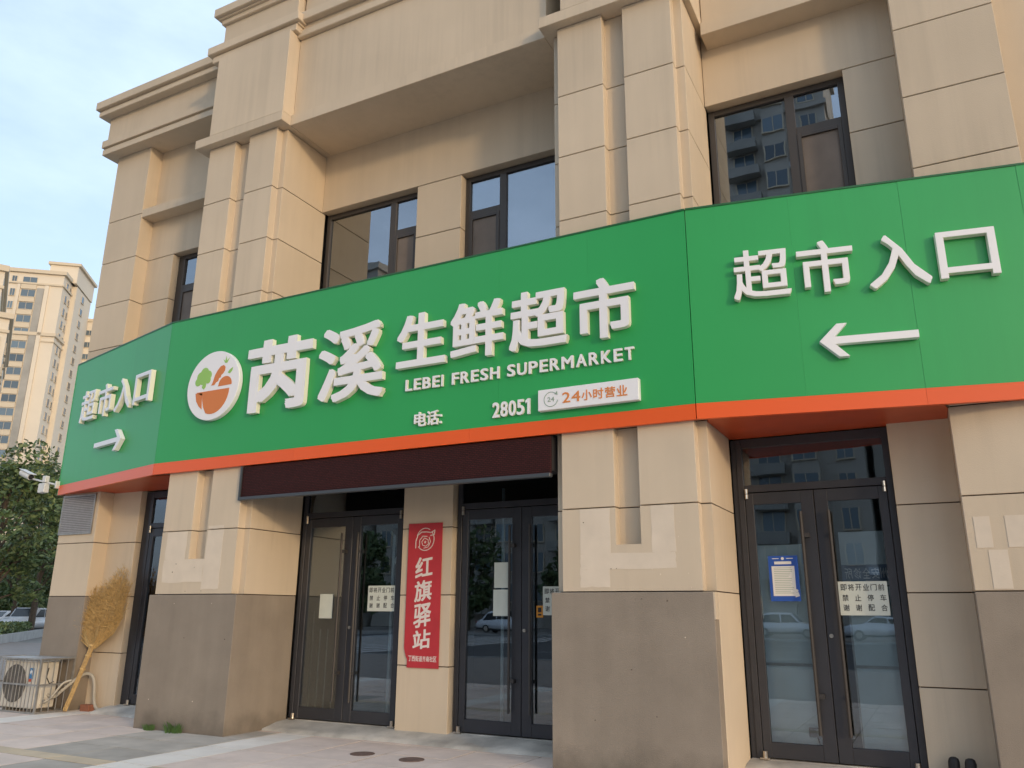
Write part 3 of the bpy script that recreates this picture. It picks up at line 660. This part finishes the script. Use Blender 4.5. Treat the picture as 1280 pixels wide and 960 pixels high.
# mirrored clinic lettering strip seen through the right door
MS = thing('window_lettering', 'white mirrored lettering strip behind the right door glass', 'lettering', (-.68, 9.50, 1.89))
part('strip', MB().box(-.93, -.44, 9.505, 9.512, 1.90, 2.07), mat('strip_blue', (.10, .13, .20), .5), MS)
for i, t in enumerate('所诊全安州'): letter(t, MS, -.90+i*.088, -.825+i*.088, 1.925, 2.035, 9.5045, .003, [BWHITE], bold=.004, mirror=True)
part('backing_sheet', MB().box(-.93, -.44, 9.516, 9.522, 1.86, 2.42), mat('backing', (.55, .57, .57), .6), MS)
BOARD = mat('display_board', (.68, .74, .73), .5, var=.12, vscale=2.5)
for x0, x1, z1, l in ((-1.79, -1.25, 2.30, 'pale upright board standing inside the left leaf of the right shop door'), (-.88, -.44, 1.84, 'pale upright board standing inside the right leaf of the right shop door')):
    bd = thing('display_board', l, 'board', ((x0+x1)/2, 9.48, .1), 0, 'boards inside the right shop door')
    part('panel', MB().box(x0, x1, 9.47, 9.49, .102, z1), BOARD, bd); part('edge', MB().box(x0-.02, x0-.001, 9.462, 9.495, .102, z1+.02), CAGE, bd); part('rail', MB().box(x0, x1, 9.462, 9.469, 1.02, 1.05), CAGE, bd)
# things standing inside behind the glass
PIPE = mat('pale_pipe', (.52, .60, .62), .4)
def pipe(name, label, pts, r): return single(name, MB().tube(pts, r, 10), PIPE, label, 'pipe', smooth=True, loc=pts[0])
pipe('bent_pipe', 'pale pipe with side branch inside the glass door left of the red banner', [(-7.0, 9.75, .1), (-7.0, 9.75, 2.5), (-7.02, 9.77, 2.62), (-7.1, 9.8, 2.68)], .022)
part('branch', MB().tube([(-7.0, 9.75, 2.2), (-6.93, 9.75, 2.32), (-6.85, 9.75, 2.36), (-6.7, 9.75, 2.42)], .02, 8), PIPE, [o for o in COL.objects if o.name.startswith('bent_pipe')][0])
pipe('straight_pipe', 'pale straight pipe inside the glass door right of the red banner', [(-5.2, 9.75, .1), (-5.2, 9.75, 3.2)], .022)
rk = thing('wire_rack', 'thin wire rack standing inside the leftmost leaf of the door beside the banner', 'rack', (-8.05, 9.72, .1))
for x, zt in ((-8.38, 1.55), (-8.24, 1.3), (-8.1, 1.3), (-7.96, 1.3)): part('rod', MB().tube([(x, 9.72, .1), (x, 9.72, zt)], .008, 6), CAGE, rk)
part('rail', MB().tube([(-8.38, 9.72, .16), (-7.96, 9.72, .16)], .008, 6), CAGE, rk)
sk = thing('wall_socket_box', 'small dark junction box with cable inside the right shop door', 'junction box', (-1.3, 9.44, .3))
part('case', MB().box(-1.40, -1.27, 9.42, 9.455, .33, .42), BLACK, sk, bevel=.005)
part('cable', MB().tube([(-1.32, 9.44, .33), (-1.30, 9.44, .25), (-1.27, 9.44, .14), (-1.24, 9.44, .108)], .008, 6), BLACK, sk)

# ------------------------------------------------------------------ louvre panel, security camera
lv = thing('louvre_panel', 'grey louvred panel at the top of the leftmost pier under the sign', 'vent', (-13.15, 8.94, 2.8))
part('frame', MB().box(-13.575, -12.70, 8.925, 8.944, 2.80, 2.83).box(-13.575, -12.70, 8.925, 8.944, 3.45, 3.48).box(-13.575, -13.545, 8.925, 8.944, 2.83, 3.45).box(-12.73, -12.70, 8.925, 8.944, 2.83, 3.45), CAGE, lv)
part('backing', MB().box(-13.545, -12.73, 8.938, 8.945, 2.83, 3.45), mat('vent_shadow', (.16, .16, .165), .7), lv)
for i in range(20):
    z = 2.835+i*.0305; part('slat', MB().prism([(-13.543, z), (-12.732, z), (-12.732, z+.019), (-13.543, z+.019)], 8.928, 8.9375, axis='y'), SAGE, lv)
cc = thing('security_camera', 'white bullet security camera on an arm at the left end of the sign', 'camera', (-13.72, 8.9, 3.7))
part('arm', MB().tube([(-13.70, 8.88, 3.68), (-14.0, 8.86, 3.74), (-14.40, 8.84, 3.83)], .016, 8), PLAST, cc)
part('bracket', MB().box(-13.735, -13.70, 8.83, 8.93, 3.62, 3.75), PLAST, cc, bevel=.004)
part('junction_box', MB().box(-14.17, -13.98, 8.80, 8.90, 3.56, 3.73), PLAST, cc, bevel=.012)
part('cable_cover', MB().box(-14.08, -13.98, 8.80, 8.88, 3.74, 3.86), PLAST, cc, bevel=.01)
m_ = MB(); m_.tube([(-14.70, 8.80, 3.965), (-14.42, 8.80, 3.865)], .060, 16); part('housing', m_, PLAST, cc, smooth=False)
part('lens', MB().tube([(-14.421, 8.80, 3.8654), (-14.406, 8.80, 3.860)], .048, 16), BLACK, cc)
ss = MB().prism([(-14.71, 4.035), (-14.36, 3.91), (-14.362, 3.902), (-14.712, 4.027)], 8.735, 8.865, axis='y'); part('sun_shield', ss, PLAST, cc)

# ------------------------------------------------------------------ air conditioner in its cage, hose, brick, broom
ac = thing('air_conditioner', 'dusty white outdoor air conditioner unit inside the barred cage', 'air conditioner', (-13.3, 8.65, 0))
ax0, ax1, ay0, ay1 = -13.66, -12.80, 8.44, 8.80
part('casing', MB().box(ax0, ax1, ay0, ay1, .06, .745), ACM, ac, bevel=.012)
part('top_lid', MB().box(ax0-.01, ax1+.01, ay0-.01, ay1+.01, .747, .775), PLAST, ac, bevel=.006)
part('fan_recess', MB().disc(-13.32, .42, .285, ay0-.012, ay0-.002, 40), FAN, ac)
rg = MB()
for r in (.07, .12, .17, .22, .27):
    rg.tube([(-13.32+r*math.cos(t*math.pi/16), ay0-.018, .42+r*math.sin(t*math.pi/16)) for t in range(33)], .0035, 4, cap=False)
part('fan_grille', rg, FAN, ac)
for a in range(3):
    t0 = R(a*120+15); part('fan_blade', MB().prism([(-13.32+.05*math.cos(t0), .42+.05*math.sin(t0)), (-13.32+.25*math.cos(t0-.25), .42+.25*math.sin(t0-.25)), (-13.32+.26*math.cos(t0+.35), .42+.26*math.sin(t0+.35)), (-13.32+.06*math.cos(t0+1.0), .42+.06*math.sin(t0+1.0))], ay0-.0155, ay0-.0125, axis='y'), mat('blade', (.16, .15, .14), .6), ac)
part('label', MB().box(-12.985, -12.875, ay0-.004, ay0-.001, .50, .66), mat('label_blue', (.04, .22, .48), .5), ac)
part('label_mark', MB().prism([(-12.97, .60), (-12.94, .64), (-12.925, .60), (-12.95, .565)], ay0-.006, ay0-.004, axis='y').prism([(-12.925, .61), (-12.895, .645), (-12.885, .59), (-12.915, .555)], ay0-.006, ay0-.004, axis='y'), WHITE, ac)
part('label', MB().box(-12.985, -12.91, ay0-.004, ay0-.001, .455, .498), mat('label_red', (.62, .10, .04), .5), ac)
for x in (ax0+.12, ax1-.12): part('foot', MB().box(x-.04, x+.04, ay0+.02, ay1-.02, 0, .06), FAN, ac)
part('service_cover', MB().box(ax1+.001, ax1+.02, ay0+.1, ay1-.06, .12, .40), ACM, ac, bevel=.005)
part('stain_cable', MB().tube([(ax1+.012, 8.62, .66), (ax1+.016, 8.60, .52), (ax1+.022, 8.66, .42), (ax1+.03, 8.72, .45)], .008, 6), BLACK, ac)
cg = thing('barred_cage', 'galvanised barred cage around the air conditioner by the leftmost pier', 'cage', (-13.25, 8.62, 0))
gx0, gx1, gy0, gy1 = -13.95, -12.60, 8.36, 8.92
for z in (.015, .42, .80):
    mb = MB()
    mb.box(gx0, gx1, gy0-.012, gy0+.012, z-.012, z+.012).box(gx0, gx1, gy1-.012, gy1+.012, z-.012, z+.012)
    mb.box(gx1-.012, gx1+.012, gy0+.013, gy1-.013, z-.012, z+.012).box(gx0-.012, gx0+.012, gy0+.013, gy1-.013, z-.012, z+.012)
    part('rail', mb, CAGE, cg)
for x in (gx0, gx1):
    for y in (gy0, gy1): part('post', MB().box(x-.014, x+.014, y-.014, y+.014, 0, .815), CAGE, cg)
nb = 15
for i in range(1, nb): x = gx0+(gx1-gx0)*i/nb; part('bar', MB().tube([(x, gy0, .01), (x, gy0, .80)], .0075, 6), CAGE, cg)
for i in range(1, 5): y = gy0+(gy1-gy0)*i/5; part('bar', MB().tube([(gx1, y, .01), (gx1, y, .80)], .0075, 6), CAGE, cg)
part('top_sheet', MB().box(gx0+.02, gx1-.02, gy0+.02, gy1-.02, .792, .80), mat('sheet_metal', (.52, .54, .56), .35, metal=.4, var=.15, vscale=6), cg)
hp = [(-12.80, 8.66, .26), (-12.68, 8.70, .22), (-12.60, 8.80, .34), (-12.52, 8.96, .50), (-12.44, 9.06, .56), (-12.34, 9.10, .50), (-12.29, 9.11, .35), (-12.26, 9.11, .18), (-12.18, 9.10, .06), (-12.0, 9.08, .028), (-11.5, 9.05, .03), (-10.9, 9.10, .06), (-10.3, 9.12, .075)]
def smoothpts(p, n=5):
    o = []; p = [Vector(q) for q in p]
    for i in range(len(p)-1):
        a, b, c, d = p[max(i-1,0)], p[i], p[i+1], p[min(i+2,len(p)-1)]
        for k in range(n):
            t = k/n; o.append(.5*((2*b)+(-a+c)*t+(2*a-5*b+4*c-d)*t*t+(-a+3*b-3*c+d)*t**3))
    o.append(p[-1]); return o
sp = smoothpts(hp, 7)
single('insulated_hose', MB().tube(sp, [.024+.002*(i % 2) for i in range(len(sp))], 9), mat('hose_cream', (.52, .48, .40), .7, dirt=.3), 'cream taped hose running from the air conditioner along the wall foot', 'hose', smooth=True, loc=hp[0])
single('air_conditioner_valve_hose', MB().tube(smoothpts([(-12.77, 8.60, .18), (-12.68, 8.55, .16), (-12.63, 8.62, .22), (-12.57, 8.74, .42), (-12.52, 8.86, .47)], 5), .018, 8), MAT['hose_cream'], 'short cream pipe bent out through the side of the cage', 'hose', smooth=True, loc=(-12.77, 8.6, .18))
bk = MB().box(-12.43, -12.22, 9.0, 9.11, 0, .10); single('loose_brick', bk, BRICK, 'loose red brick on the paving at the foot of the broom', 'brick', bevel=.006, loc=(-12.32, 9.05, 0))
bro = thing('straw_broom', 'big upturned straw broom leaning in the corner beside the leftmost pier', 'broom', (-12.47, 8.80, 0))
hA = Vector((-12.50, 8.80, 0.02)); hB = Vector((-12.36, 9.03, 1.02))
mb = MB(); rng = random.Random(3)
for i in range(34):
    a = rng.uniform(0, 2*math.pi); r0 = .030*math.sqrt(rng.random()); r1 = .052*math.sqrt(rng.random())
    o0 = Vector((r0*math.cos(a), r0*math.sin(a)*.7, rng.uniform(-.01, .03))); o1 = Vector((r1*math.cos(a), r1*math.sin(a)*.7, 0))
    mb.tube([hA+o0, hA.lerp(hB, .5)+(o0+o1)*.45, hB+o1], [.010, .009, .008], 5)
part('handle', mb, STRAW2, bro)
for f in (.62, .82, .97):
    p = hA.lerp(hB, f); dd = (hB-hA).normalized()
    part('binding', MB().tube([p-dd*.014, p+dd*.014], .034+.018*f, 14), STRAW, bro)
mb = MB(); mb2 = MB()
for i in range(800):
    a = max(-1, min(1, rng.gauss(0, .6))); b = rng.uniform(-1, 1)
    lobe = 1.0 + .13*math.cos((a-.55)*4.2) - .22*max(0, -a)
    L_ = rng.uniform(.42, 1.12)*lobe
    p0 = hB + Vector((.045*a, .02*b, -.08))
    tip = hB + Vector((.50*a*(.45+.55*min(1, L_/.6)) + .11*L_ + rng.gauss(0, .04), .02+.05*b+.05*L_, L_))
    mid = p0.lerp(tip, .42) + Vector((.16*a + rng.gauss(0, .03), rng.uniform(-.06, .02), rng.uniform(-.03, .03)))
    tip.y = min(tip.y, 9.19); mid.y = min(mid.y, 9.17)
    tgt = mb if rng.random() < .7 else mb2
    tgt.tube([p0, mid, tip], [.0045, .0036, .0018], 3, cap=False)
    for _ in range(7):
        t = rng.uniform(.1, 1.0); q = mid.lerp(tip, t); e = q + Vector((rng.gauss(.01, .06), rng.uniform(-.09, .02), rng.uniform(-.03, .10))); e.y = min(e.y, 9.2)
        tgt.tube([q, e], [.0034, .0016], 3, cap=False)
part('bristles', mb2, mat('straw_pale', (.66, .44, .18), .8, var=.3, vscale=30), bro)
part('bristles', mb, STRAW, bro)
# weeds at the pier foot
def weed(x, y, s, label, seed):
    r = random.Random(seed); mb = MB()
    for i in range(130):
        a = r.uniform(0, 6.28); d = r.uniform(0, .12)*s; L_ = r.uniform(.05, .15)*s; w = r.uniform(.004, .008)
        b = Vector((x+d*math.cos(a)*1.3, y-.02+min(.0, d*math.sin(a))*1.0, 0)); t = b + Vector((math.cos(a)*L_*.6, -abs(math.sin(a))*L_*.4, L_)); m = b.lerp(t, .5)+Vector((0, 0, L_*.18))
        k = len(mb.v); mb.v += [tuple(b+Vector((-w,0,0))), tuple(b+Vector((w,0,0))), tuple(m+Vector((w*.8,0,0))), tuple(m-Vector((w*.8,0,0))), tuple(t)]
        mb.f += [(k,k+1,k+2,k+3), (k+3,k+2,k+4)]; mb.m += [0,0]
    single('weed_tuft', mb, mat('weed', (.10, .19, .045), .7, var=.3, vscale=20), label, 'weed', 'weeds at the pier foot', loc=(x, y, 0))
weed(-9.70, 8.13, .62, 'left smaller grass tuft at the foot of the dark pier base', 1); weed(-9.22, 8.13, .95, 'right larger grass tuft at the foot of the dark pier base', 2)
for x, y, l in ((-6.05, 8.0, 'left small brown round cover in the pink paving'), (-5.36, 7.97, 'right small brown round cover in the pink paving')):
    mb = MB(); mb.prism([(x+.14*math.cos(i*math.pi/12), y+.14*math.sin(i*math.pi/12)) for i in range(24)], -.01, .006)
    cv = single('utility_cover', mb, IRON, l, 'cover', 'round covers in the paving', loc=(x, y, 0)); 
def boot(x, y, label):
    mb = MB(); mb.tube([(x, y, .0), (x, y, .03), (x+.005, y, .16), (x+.01, y, .25), (x+.012, y, .28), (x+.012, y, .292)], [.052, .055, .05, .05, .04, .02], 14)
    mb.tube([(x, y, .045), (x-.02, y-.08, .045), (x-.03, y-.15, .04), (x-.035, y-.18, .036)], [.046, .046, .04, .02], 12)
    single('rubber_boot', mb, BLACK, label, 'boot', 'boots by the right pier', smooth=True, loc=(x, y, 0))
boot(-.10, 9.08, 'left of two black boots at the wall foot by the right pier'); boot(.035, 9.05, 'right of two black boots at the wall foot by the right pier')

# ------------------------------------------------------------------ trees, hedge, cars
def leaf_cloud(mb, centre, rad, n, rng, size=.16, squash=.8):
    for i in range(n):
        while True:
            p = Vector((rng.uniform(-1,1), rng.uniform(-1,1), rng.uniform(-1,1)))
            if .25 < p.length < 1: break
        p = p.normalized()*(p.length**.45)
        q = Vector(centre) + Vector((p.x*rad, p.y*rad, p.z*rad*squash))
        d = Vector((rng.gauss(0,1), rng.gauss(0,1), rng.gauss(0,.7))).normalized(); e = d.cross(Vector((rng.gauss(0,1), rng.gauss(0,1), rng.gauss(0,1)))).normalized()
        s = size*rng.uniform(.6, 1.3); k = len(mb.v)
        mb.v += [tuple(q-d*s), tuple(q+e*s*.45), tuple(q+d*s), tuple(q-e*s*.45)]; mb.f.append((k,k+1,k+2,k+3)); mb.m.append(0 if rng.random() < .6 else 1)
def tree(x, y, h, r, label, seed, group, leaves=5200, size=.2):
    rng = random.Random(seed); t = thing('broadleaf_tree', label, 'tree', (x, y, 0), 0, group)
    mb = MB(); mb.tube([(x, y, -.1), (x+.05, y, h*.25), (x-.05, y+.1, h*.5), (x, y, h*.75)], [.22, .17, .12, .05], 9)
    cl = []
    for i in range(22):
        a = rng.uniform(0, 6.28); zz = rng.uniform(.25, .97); rr = r*(1-.55*abs(zz-.5)*1.4)*rng.uniform(.35, .85)
        c = Vector((x+rr*math.cos(a), y+rr*math.sin(a), h*zz)); cl.append((c, r*rng.uniform(.20, .46)))
        mb.tube([(x, y, h*max(.2, zz-.25)), tuple(Vector((x, y, h*zz)).lerp(c, .5)+Vector((0,0,-.2))), tuple(c)], [.07, .045, .015], 5)
    part('trunk', mb, BARK, t)
    lb = MB()
    for c, rr in cl: leaf_cloud(lb, c, rr, leaves//22, rng, size)
    part('crown', lb, [LEAF, LEAF2], t)
TG = 'trees at the far left'
tree(-43.2, 25.2, 9.4, 3.5, 'tall dark green tree at the left edge of the picture', 11, TG, 6000, .16)
tree(-50.5, 32.4, 10.4, 3.5, 'dark green tree just behind the security camera', 12, TG, 5600, .17)
tree(-59.6, 36.8, 12.6, 4.6, 'lighter tree crown behind the other left trees, under the towers', 13, TG, 6000, .21)
tree(-54.8, 36.8, 11.8, 3.5, 'rearmost tree partly hidden by the leftmost pier', 14, TG, 8000, .22)
tree(-70.0, 43.0, 6.5, 4.2, 'low dark shrub mass behind the parked car at the far left', 15, TG, 6000, .3)
tree(-69.0, 47.5, 6.5, 4.2, 'low dark shrub mass beside the leftmost pier edge', 16, TG, 6000, .3)
hd = Vector((-.76, .65, 0)); hn = Vector((.65, .76, 0)); h0 = Vector((-37.5, 23.0, 0))
def strip(name, a, b, w0, w1, z0, z1, m, **k):
    P = [h0+hd*a+hn*w0, h0+hd*b+hn*w0, h0+hd*b+hn*w1, h0+hd*a+hn*w1]
    return single(name, MB().prism([(p.x, p.y) for p in P], z0, z1), m, **k)
strip('planter_kerb', -24, 26, -.9, -.6, -.1, .36, KERB, kind='structure')
rngh = random.Random(5); hm = MB()
for i in range(9000):
    p = h0 + hd*rngh.uniform(-20, 15) + hn*(-rngh.uniform(1.0, 3.0)); z = .1+.75*rngh.random()**.5
    q = p+Vector((0,0,z)); d = Vector((rngh.gauss(0,1), rngh.gauss(0,1), rngh.gauss(0,1))).normalized(); e = d.cross(Vector((rngh.gauss(0,1), 1, rngh.gauss(0,1)))).normalized(); s = rngh.uniform(.06, .13); k = len(hm.v)
    hm.v += [tuple(q-d*s), tuple(q+e*s*.5), tuple(q+d*s), tuple(q-e*s*.5)]; hm.f.append((k,k+1,k+2,k+3)); hm.m.append(i % 2)
single('hedge', hm, [LEAF, LEAF2], label='low clipped green hedge along the kerb at the left', cat='hedge', kind='stuff')
def car(x, y, rz, label, suv=True, group='white cars parked across the road'):
    c = thing('parked_car', label, 'car', (x, y, 0), rz, group); H = 1.68 if suv else 1.46
    prof = [(-2.25,.35),(-2.28,.72),(-2.15,.98),(-1.85,1.02),(-1.35,H-.12),(-1.0,H),(.35,H),(1.05,1.03),(2.0,.9),(2.25,.7),(2.28,.38),(1.8,.26),(-1.8,.26)]
    part('body', MB().prism(prof, -.88, .88, axis='y'), CARW, c, bevel=.10, smooth=True, local=True)
    for s in (-1, 1):
        y0, y1 = (.878, .886) if s > 0 else (-.886, -.878)
        part('side_window', MB().prism([(-1.62, 1.05), (-1.25, H-.16), (-.35, H-.11), (-.35, 1.05)], y0, y1, axis='y'), CARG, c, local=True)
        part('side_window', MB().prism([(-.27, 1.05), (-.27, H-.11), (.33, H-.12), (.9, 1.05)], y0, y1, axis='y'), CARG, c, local=True)
        for wx in (-1.4, 1.4):
            w = part('wheel', MB().disc(wx, .33, .33, y0+(-.16 if s > 0 else -.02), y1+(.02 if s > 0 else .16), 24), BLACK, c, bevel=.03, local=True)
            part('rim', MB().disc(wx, .33, .2, y0-(0 if s > 0 else .03), y1+(.03 if s > 0 else 0), 20), CHROME, w, local=True)
        part('headlight', MB().box(2.17, 2.29, s*.62-.16, s*.62+.16, .66, .80), mat('lamp', (.7, .72, .75), .1), c, bevel=.02, local=True)
        part('tail_light', MB().box(-2.30, -2.2, s*.66-.13, s*.66+.13, .74, .92), mat('tail', (.4, .02, .02), .3), c, bevel=.02, local=True)
    part('sill', MB().box(-2.2, 2.2, -.862, .862, .24, .36), BLACK, c, local=True)
    part('windscreen', MB().prism([(.43, H-.05), (1.06, 1.06), (1.02, 1.03), (.38, H-.07)], -.72, .72, axis='y'), CARG, c, local=True)
    part('rear_window', MB().prism([(-1.84, 1.04), (-1.40, H-.14), (-1.33, H-.10), (-1.80, 1.06)], -.7, .7, axis='y'), CARG, c, local=True)
    return c
car(-56.6, 36.1, R(-60), 'white car parked behind the hedge at the far left', True, 'parked cars')
car(-62.5, 37.6, R(-60), 'white car behind the hedge at the left picture edge, mostly hidden by trees', False, 'parked cars')
for i, (x, y, sv, l) in enumerate(((-9.5, -40, True, 'white off-road car mirrored in the left leaf of the right shop door'), (-3.6, -40, False, 'white saloon car mirrored below the notice on the right shop door'), (-31, -40, True, 'white car across the road mirrored in the doors by the red banner'), (-24, -40, False, 'white saloon across the road, second from the left mirrored in the banner doors'))):
    car(x, y, R(180 if i % 2 else 0), l, sv)
for i, (x, l) in enumerate(((-62, 'street tree across the road, leftmost mirrored in the glass'), (-50, 'street tree across the road mirrored left of the banner door'), (-38, 'street tree across the road mirrored beside the red banner'), (-27, 'street tree across the road mirrored right of the red banner'))):
    tree(x, -46, 8.5, 3.4, l, 30+i, 'street trees across the road', 2600, .32)

# ------------------------------------------------------------------ towers
wmesh = {}
def tower_window(parent, x, y, z, w, h, axis):
    k = (round(w, 2), round(h, 2), axis)
    if k not in wmesh:
        mb = MB(); t = .10
        if axis == 'y':
            mb.box(-w/2, w/2, -.02, .06, 0, h, 0); mb.box(-w/2-t, w/2+t, -.16, .05, -t, -.001, 1); mb.box(-w/2-t, -w/2-.001, -.06, .05, 0, h, 1); mb.box(w/2+.001, w/2+t, -.06, .05, 0, h, 1); mb.box(-.03, .03, -.06, -.021, 0, h, 1)
        else:
            mb.box(-.06, .02, -w/2, w/2, 0, h, 0); mb.box(-.05, .16, -w/2-t, w/2+t, -t, -.001, 1); mb.box(-.05, .06, -w/2-t, -w/2-.001, 0, h, 1); mb.box(-.05, .06, w/2+.001, w/2+t, 0, h, 1)
        wmesh[k] = mb.mesh('window', [FGLASS, FARB])
    return link('window', wmesh[k], parent, (x, y, z))
def tbox(name, p, x0, x1, y0, y1, z0, z1, m): return part(name, MB().box(x0, x1, y0, y1, z0, z1), m, p, local=True)
T1 = thing('apartment_tower', 'tall beige apartment tower with bay windows and stepped cornice behind the trees', 'tower', (-160.5, 97.8, 0), R(39.4), 'beige apartment towers at the left')
tbox('wall', T1, -16, 0, 0, 16, 0, 71.2, FARW); tbox('crown', T1, -4.6, 1.2, 4, 16, 71.2, 75.2, FARW); tbox('crown_coping', T1, -5.0, 1.7, 3.6, 16.4, 75.2, 75.8, FARB)
tbox('cornice', T1, -16.3, .5, -.5, 16, 71.2, 72.0, FARB); tbox('cornice', T1, -16.2, .3, -.3, 15.9, 68.6, 69.0, FARB); tbox('cornice', T1, -16.2, .35, -.35, 15.9, 57.2, 57.9, FARB); tbox('cornice', T1, -16.1, .2, -.2, 15.9, 55.9, 56.2, FARB)
tbox('louvre_strip', T1, -4.9, -3.5, -.25, -.01, 3, 67.8, FARG); tbox('pilaster', T1, -3.4, -2.6, -.35, -.01, 0, 68.5, FARW); tbox('pilaster', T1, -8.75, -8.2, -.3, -.01, 0, 68.5, FARW)
tbox('wing', T1, .01, 3.2, 16, 30, 0, 66.5, FARW); tbox('wing_cornice', T1, -.2, 3.6, 15.7, 30, 66.5, 67.2, FARB); tbox('wing', T1, 3.22, 8.5, 26, 36, 0, 69, FARW)
tbox('corner_shaft', T1, .012, 1.0, 5.5, 15.9, 0, 71, FARW)
for f in range(24):
    z = 2+f*2.9
    tower_window(T1, -6.55, -.06, z, 2.7, 1.55, 'y'); tower_window(T1, -9.6, -.06, z, .9, 1.6, 'y'); tower_window(T1, -12.6, -.06, z, 2.2, 1.5, 'y')
    tbox('balcony_band', T1, -8.1, -5.1, -.22, -.01, z-1.2, z-.15, FARB)
    tower_window(T1, .06, 2.4, z, 1.1, 1.6, 'x'); tower_window(T1, .06, 4.4, z, .8, 1.4, 'x'); tower_window(T1, 1.06, 10, z, 1.6, 1.5, 'x')
    if f < 22: tower_window(T1, 1.7, 15.94, z+.2, 2.5, 1.25, 'y')
T2 = thing('apartment_block', 'nearer beige apartment block cut off by the left picture edge, with stepped cornices', 'tower', (-105.4, 57.3, 0), R(150), 'beige apartment towers at the left')
# local x runs away to the left-rear, its visible face is local -y turned to the camera
tbox('wall', T2, -2, 22, .9, 14, 0, 44.2, FARW); tbox('cornice', T2, -2.4, 22, .5, 14.2, 44.2, 45.0, FARB); tbox('cornice', T2, -2.2, 22, .7, 14.1, 41.8, 42.2, FARB)
tbox('lower_wall', T2, -3.2, 22, -.6, .89, 0, 37.5, FARW); tbox('cornice', T2, -3.6, 22, -1.0, .88, 37.5, 38.2, FARB); tbox('cornice', T2, -3.4, 22, -.8, .88, 35.6, 36.0, FARB); tbox('cornice', T2, -3.5, 22, -.85, .88, 24.2, 24.8, FARB)
for f in range(12):
    z = 1.6+f*2.9
    for y in (-.2,): tower_window(T2, -3.26, .3, z, .5, 1.5, 'x')
    for x in (0, 3.5, 7): tower_window(T2, x, -.66, z, 1.2, 1.5, 'y')
# across the road (mirrored in the glass)
def opposite(x0, x1, y, h, label):
    t = thing('opposite_block', label, 'tower', ((x0+x1)/2, y, 0), 0, 'apartment blocks across the road'); w = (x1-x0)/2
    tbox('wall', t, -w, w, -14, 0, 0, h, OWALL); tbox('cornice', t, -w-.4, w+.4, -14, .5, h, h+.9, OWALL); tbox('cornice', t, -w-.2, w+.2, -14, .3, h-10, h-9.5, OWALL)
    n = max(2, int(2*w/2.9)); fl = int(h/3)
    for i in range(n):
        x = -w+(i+.5)*2*w/n
        if i % 3 == 2: tbox('bay', t, x-1.1, x+1.1, .01, 1.0, 4, h-3.2, OWALL)
        for f in range(1, fl):
            tower_window(t, x, 1.06 if i % 3 == 2 else .06, f*3-.3, 1.9 if i % 3 else 1.3, 1.7, 'yb')
            if i % 3 == 1: tbox('balcony', t, x-1.5, x+1.5, .3, 1.35, f*3-1.5, f*3-.45, FARG)
            elif (f*7+i*3) % 4 == 0: tbox('wall_unit', t, x+1.0, x+1.75, .1, .5, f*3-1.2, f*3-.6, PLAST)
    return t
_tw = tower_window
def tower_window(parent, x, y, z, w, h, axis):
    if axis != 'yb': return _tw(parent, x, y, z, w, h, axis)
    k = (w, h, axis)
    if k not in wmesh:
        mb = MB(); t = .12
        mb.box(-w/2, w/2, -.05, .02, 0, h, 0); mb.box(-w/2-t, w/2+t, -.05, .18, -t, -.001, 1); mb.box(-w/2-t, -w/2-.001, -.05, .06, 0, h, 1); mb.box(w/2+.001, w/2+t, -.05, .06, 0, h, 1); mb.box(-.04, .04, .021, .06, 0, h, 1)
        wmesh[k] = mb.mesh('window', [FGLASS, FARB])
    return link('window', wmesh[k], parent, (x, y, z))
opposite(-27, -4.5, -56, 60, 'grey beige apartment block across the road mirrored in the right upper window')
opposite(-3.9, 16, -58, 48, 'lower apartment block across the road, right of the mirrored one')
opposite(-76, -58, -56, 43, 'apartment block across the road mirrored in the left upper window')
opposite(-57, -28.5, -57, 29, 'long mid-rise block across the road mirrored in the doors beside the red banner')
